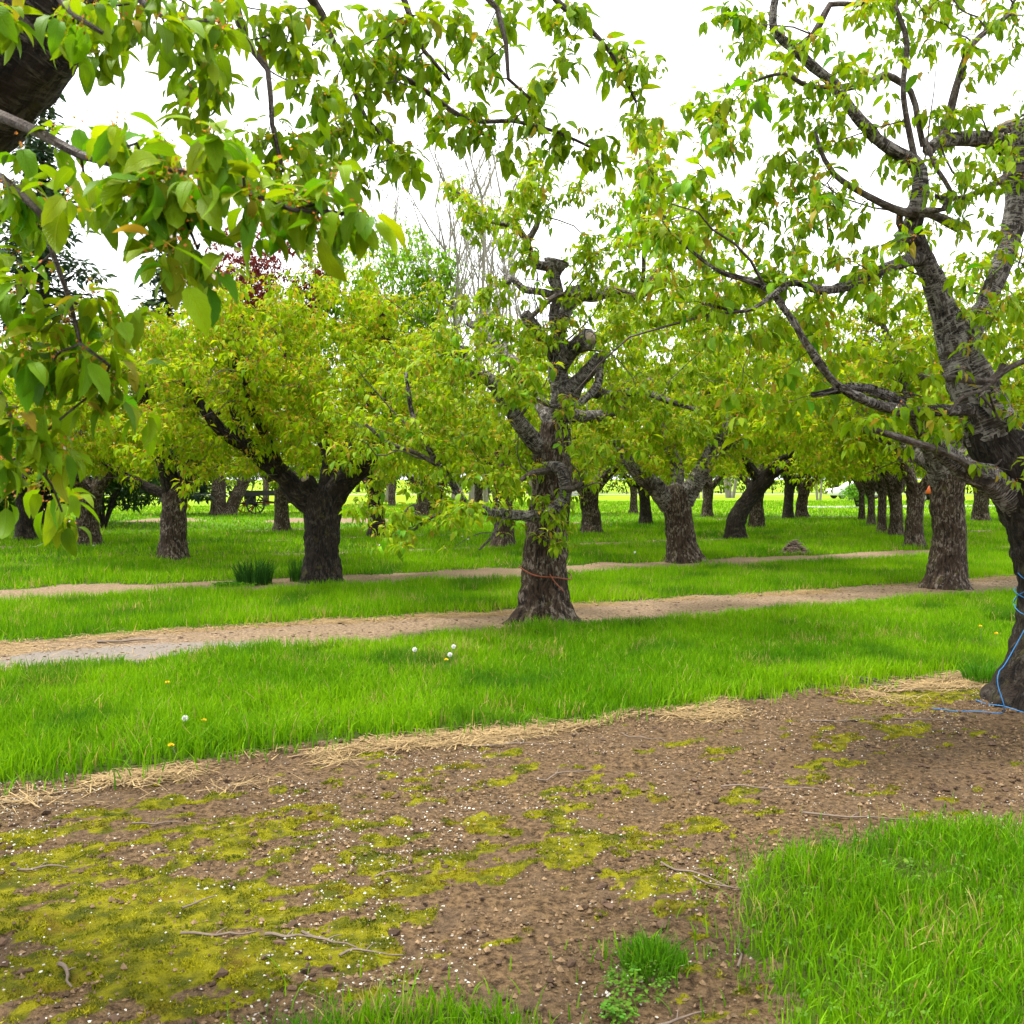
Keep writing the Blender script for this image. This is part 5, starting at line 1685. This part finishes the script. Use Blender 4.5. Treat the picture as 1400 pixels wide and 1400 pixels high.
M_SIDING = m_plain("shed_siding", (.42, .42, .41), .8, .2, 4, .1)
M_ROOF = m_plain("shed_roof", (.16, .16, .17), .8, .3, 6, .2)
xs, ys = P(783, 672, 100)[0], 100
shed = thing("shed", "low grey shed far across the bright field behind the orange-tied tree", "shed", (xs, ys, 0))
m = MB(); m.add([(-2.2, -1.6, 0), (2.2, -1.6, 0), (2.2, 1.6, 0), (-2.2, 1.6, 0), (-2.2, -1.6, 1.7), (2.2, -1.6, 1.7), (2.2, 1.6, 1.7), (-2.2, 1.6, 1.7), (-2.2, 0, 2.5), (2.2, 0, 2.5)],
                Q=[[0, 1, 5, 4], [2, 3, 7, 6], [1, 2, 6, 5], [3, 0, 4, 7]], T=[[4, 7, 8], [5, 9, 6]]); m.obj("wall", M_SIDING, shed, smooth=False)
for sgn in (-1, 1):
    m = MB(); an = math.atan2(.8, 1.6); rot = np.array([[1, 0, 0], [0, cos(an), -sgn * -sin(an)], [0, sgn * -sin(an), cos(an)]])
    m.box((0, sgn * .88, 2.14), (4.8, 2.1, .07), rot); m.obj("roof", M_ROOF, shed, smooth=False)
m = MB(); m.box((1.2, -1.62, .8), (.9, .06, 1.5)); m.obj("door", M_ROOF, shed, smooth=False)
m = MB(); m.box((-.8, -1.62, 1.1), (.9, .06, .6)); m.obj("window", M_GLASSD, shed, smooth=False)

# ------------------------------------------------------------------ twine and tie
M_BLUE = m_plain("blue_twine", (.015, .15, .36), .6, .25, 60, .2)
M_TIE = m_plain("orange_tie", (.22, .06, .025), .6, .4, 40, .2)


def trunk_at(tr, z):
    t_ = np.array(tr); return [np.interp(z, t_[:, 2], t_[:, k]) for k in (0, 1, 3)]


pts = []
for q in range(120):
    a = q / 120 * 3.1 * 2 * pi - pi
    z_ = .93 - .30 * q / 120 + .075 * sin(a * 1.31 + .6) + .03 * sin(a * 2.7)
    cx, cy, r_ = trunk_at(trunkR, z_)
    rr = r_ * .985 + .005
    pts.append([cx + cos(a) * rr, cy + sin(a) * rr, z_, .0034])
cx, cy, r_ = trunk_at(trunkR, .5)
for (px, py, yy) in ((1376, 905, 7.0), (1366, 918, 6.9), (1364, 935, 6.85), (1370, 955, 6.8), (1373, 968, 6.78)):
    pts.append([*P(px, py, yy), .0034])
for (px, py) in ((1368, 975), (1340, 972), (1305, 969), (1275, 967)):
    gx1, gy1 = G(px, py); pts.append([gx1, gy1, hgt(gx1, gy1)[0] + .012, .0034])
m = MB(); tube(m, pts, 6, .03)
g2 = [(1334, 958), (1350, 964), (1372, 968), (1400, 975), (1440, 985)]
p2 = []
for (px, py) in g2:
    gx1, gy1 = G(px, py); p2.append([gx1, gy1, hgt(gx1, gy1)[0] + .013, .0034])
tube(m, p2, 6, .04)
m.obj("blue_twine", M_BLUE)
tag(bpy.data.objects["blue_twine"], "bright blue twine wrapped round the leaning trunk and trailing on soil", "twine")
pts = []
for q in range(61):
    a = q / 60 * 2 * pi + .3
    z_ = .56 + .065 * cos(a - 2.6) + .01 * sin(a * 4)
    cx, cy, r_ = trunk_at(trunkC, z_)
    rr = r_ * 1.10 + .022
    pts.append([cx + cos(a) * rr, cy + sin(a) * rr, z_, .008])
m = MB(); tube(m, pts, 6, None)
cx, cy, r_ = trunk_at(trunkC, .5)
tube(m, [[cx + .04, cy - r_ * 1.13 - .03, .56, .008], [cx + .1, cy - r_ * 1.1 - .03, .47, .008], [cx + .2, cy - r_ * .95 - .04, .36, .007]], 6, .03)
m.obj("orange_tie", M_TIE)
tag(bpy.data.objects["orange_tie"], "rusty orange tie looped round the gnarled tree's trunk", "tie")

# ------------------------------------------------------------------ fallen twigs
M_STICK = m_plain("fallen_twig", (.16, .12, .09), .9, .5, 25, .3)
STG = "fallen twigs on the mossy soil"


def stick(px, py, ang, L, r, seed, label, group=None):
    rng = np.random.default_rng(seed)
    x, y = G(px, py)
    n = 6
    t_ = np.linspace(-.5, .5, n)
    q = np.stack([np.cos(ang) * t_ * L, np.sin(ang) * t_ * L], 1) + rng.normal(0, L * .035, (n, 2))
    z = hgt(x + q[:, 0], y + q[:, 1]) + r + .006
    z = np.maximum(z, z.mean() - .01)
    m = MB(); tube(m, np.column_stack([q, z, r * np.linspace(1, .45, n)]), 6, L / 14, .15)
    tube(m, np.column_stack([q[2] + np.outer([0, 1, 2], [np.cos(ang + .8) * L * .1, np.sin(ang + .8) * L * .1]), [z[2], z[2] + .01, z[2] + .012], [r * .5, r * .4, r * .2]]), 5, L / 20)
    o = m.obj("fallen_twig", M_STICK)
    o.location = (x, y, 0)
    tag(o, label, "twig", group)


SL = "thin fallen twig lying on the mossy brown soil"
stick(172, 879, .1, .55, .017, 1, "dark bent stick lying on the grey dusty dirt strip")
for k, (px, py, a, L, r) in enumerate(((955, 1200, -.75, .34, .006), (985, 1212, -.5, .22, .005), (450, 1290, -.55, .26, .006), (505, 1305, .1, .22, .005), (270, 1240, .9, .14, .005), (215, 1130, .5, .2, .005), (90, 1338, -.9, .15, .008), (780, 1060, .6, .5, .005), (700, 1022, -.05, .5, .005), (1160, 985, .1, .5, .006), (1175, 1120, -.2, .5, .006), (400, 1283, .1, .2, .007), (300, 1280, .05, .24, .006), (1050, 1078, -.1, .5, .005), (1260, 985, -.3, .4, .005), (880, 1010, -.5, .3, .005), (1010, 1300, 1.4, .18, .005), (930, 1390, .5, .2, .005), (540, 1195, .5, .16, .005), (60, 1195, .1, .2, .006))):
    stick(px, py, a, L, r, 10 + k, SL, STG)
rng = np.random.default_rng(77)
DG = "prunings by the leaning tree's foot"
for k in range(14):
    px, py = (1225 + rng.normal(0, 20), 935 + rng.normal(0, 5)) if k < 8 else (1320 + rng.normal(0, 18), 925 + rng.normal(0, 4))
    stick(px, py, -.3 + rng.normal(0, .35), .25 + .25 * rng.random(), .006, 50 + k, "short grey pruned twig heaped on straw by the leaning tree", DG)

# ------------------------------------------------------------------ tufts, weeds, dandelions, brush heap
def tuft(name, label, px, py, R, h, n, w, col, seed, lean=.25, group=None):
    x, y = G(px, py)
    rng = np.random.default_rng(seed)
    m = MB()
    a = rng.random(n) * 6.28; rr = np.sqrt(rng.random(n)) * R
    bx_, by_ = np.cos(a) * rr, np.sin(a) * rr
    c = np.array(col) * (.6 + .8 * rng.random((n, 1)))
    blades(m, bx_, by_, hgt(x + bx_, y + by_) - .01, h * (.5 + .6 * rng.random(n)) * (1 - .35 * rr / R), w * (.7 + .6 * rng.random(n)), c, 3, rng, lean, a + rng.normal(0, .8, n))
    o = m.obj(name, M_GRASS); o.location = (x, y, 0)
    tag(o, label, "grass tuft", group)


tuft("grass_tuft", "tall dark grass tuft left of the forked dark tree", 348, 798, .26, .58, 420, .012, (.025, .085, .012), 401, .3)
tuft("grass_tuft", "narrow tall grass tuft touching the forked dark trunk", 406, 794, .12, .48, 160, .011, (.03, .10, .012), 402, .2)
tuft("grass_tuft", "long-bladed grass tuft at the foot of the leaning trunk", 1348, 930, .17, .26, 420, .008, (.06, .20, .008), 403, .5)
tuft("grass_tuft", "small isolated grass tuft on the bare soil near the tyre marks", 893, 1322, .105, .13, 330, .0055, (.07, .21, .008), 404, .5)


def weed(label, px, py, R, n, leaf, seed, col=(.10, .22, .02)):
    x, y = G(px, py)
    rng = np.random.default_rng(seed)
    a = rng.random(n) * 6.28; rr = np.sqrt(rng.random(n)) * R
    cp = np.stack([np.cos(a) * rr, np.sin(a) * rr, hgt(x + np.cos(a) * rr, y + np.sin(a) * rr) + .012 + .03 * rng.random(n)], 1)
    L = cluster_leaves(cp, rng, leaf, 3, 5, -.6)
    L = L[:4] + (pal(col, .35)(L[4], rng),)
    m = MB(); leaf_mesh(m, L, [leaf_tpl(3, 1, .5, .2, .75)], rng)
    o = m.obj("weed", M_GRASS); o.location = (x, y, 0)
    tag(o, label, "weed")


weed("patch of small round-leaved weeds below the isolated grass tuft", 870, 1348, .11, 90, .016, 411)
weed("small green weed sprig on bare soil beside the tyre marks", 845, 1385, .05, 50, .018, 412)
weed("sprawling broad-leaved weed left of the tall dark grass tuft", 322, 800, .3, 120, .07, 413, (.06, .18, .01))
weed("leafy weed at the straw edge beside the leaning trunk", 1335, 920, .1, 60, .045, 414, (.09, .2, .02))

rng = np.random.default_rng(420)
x, y = scatter(-3, 6, 1.0, 4.4, 150, rng, .4)
z = zones(x, y)
k = (z[0] < .6) & (n2(x, y, 3.2, 3, 67) > .47)
x, y = x[k], y[k]
cp = np.stack([x, y, ground_h(x, y, z[0][k], z[1][k], z[4][k]) + .012 + .035 * rng.random(len(x))], 1)
L = cluster_leaves(cp, rng, .020, 3, 5, -.6)
L = L[:4] + (pal((.10, .20, .02), .4)(L[4], rng),)
m = MB(); leaf_mesh(m, L, [leaf_tpl(3, 1, .5, .2, .8)], rng)
tag(m.obj("clover", M_GRASS), "small round clover leaves low among the near grass", "clover", kind="stuff")
M_STEM = m_plain("dandelion_stem", (.12, .20, .04), .6, .2, 20, .1)
M_YELLOW = m_plain("dandelion_yellow", (.75, .52, .01), .6, .2, 60, .2)
M_FLUFF = m_plain("dandelion_fluff", (.80, .79, .76), .8, .1, 60, .1)


def dandelion(px, py, y, kind, label, group=None):
    hp = P(px, py, y)
    root = thing("dandelion", label, "dandelion", (hp[0], hp[1], 0), group)
    h = hp[2]
    rng = np.random.default_rng(int(px * 7 + py))
    m = MB(); tube(m, [[.01, .0, -.02, .0035], [.012 * rng.normal(), .01, h * .5, .003], [0, 0, h, .0028]], 6, .04); m.obj("stem", M_STEM, root)
    m = MB()
    n = 46
    d = norm(rng.normal(0, 1, (n * 3, 3)))
    if kind == 'y':
        d = norm(d[:n] * np.array([1, 1, .25]) + np.array([0, 0, .45]))
        L = .021
    else:
        d = d[:n * 3]; L = .021
    a = norm(np.cross(d, rng.normal(0, 1, d.shape)))
    w = .0045 if kind == 'y' else .0032
    V = np.stack([d * .002, d * L * .8 - a * w, d * L, d * L * .8 + a * w], 1) + np.array([0, 0, h])
    m.add(V.reshape(-1, 3), Q=np.arange(len(d) * 4).reshape(-1, 4))
    m.obj("flower_head" if kind == 'y' else "seed_head", M_YELLOW if kind == 'y' else M_FLUFF, root, smooth=False)


DY = "yellow dandelion flower in the lush grass strip"
DW = "white dandelion seed head on a tall stem in the lush grass strip"
for (px, py, y) in ((567, 888, 8.3), (615, 895, 8.1), (620, 884, 8.8), (253, 982, 6.3)):
    dandelion(px, py, y, 'w', DW, "dandelion seed heads in the near grass strip")
for (px, py, y) in ((229, 934, 7.4), (279, 986, 6.3), (234, 1020, 5.7), (1340, 857, 9.6), (1362, 867, 9.3), (610, 903, 8.0)):
    dandelion(px, py, y, 'y', DY, "yellow dandelions in the near grass strip")
for (px, py, y) in ((632, 733, 22.5), (640, 737, 22.3), (868, 755, 19.5), (835, 718, 30), (128, 746, 23.6)):
    dandelion(px, py, y, 'w', "white dandelion seed head in the grass among the back rows", "far dandelion seed heads")

x0, y0 = G(1086, 757)
heap = thing("brush_heap", "small heap of dry brown cuttings in the grass behind the dirt strip", "heap", (x0, y0, 0))
rng = np.random.default_rng(88)
m = MB()
n = 260
a = rng.random(n) * 6.28; rr = np.sqrt(rng.random(n)) * .3
lumps(m, np.cos(a) * rr * 1.1, np.sin(a) * rr, .02 + .24 * np.clip(1 - rr / .3, 0, 1) * rng.random(n), .03 + .03 * rng.random(n), np.array([.13, .09, .065]) * (.5 + rng.random((n, 1))), rng)
m.obj("core", M_CLOD, heap)
m = MB()
for k in range(90):
    a = rng.random() * 6.28; b = rng.random() * 6.28; rr = .25 * rng.random()
    c = np.array([cos(a) * rr, sin(a) * rr, .26 * (1 - rr / .3) + .02]); d = np.array([cos(b), sin(b), rng.normal(0, .35)]) * .1
    tube(m, [[*(c - d), .006], [*(c + rng.normal(0, .01, 3)), .006], [*(c + d), .003]], 4)
tag(m.obj("dry_stalks", M_STICK, heap), kind="stuff")

print("objects", len(bpy.data.objects))
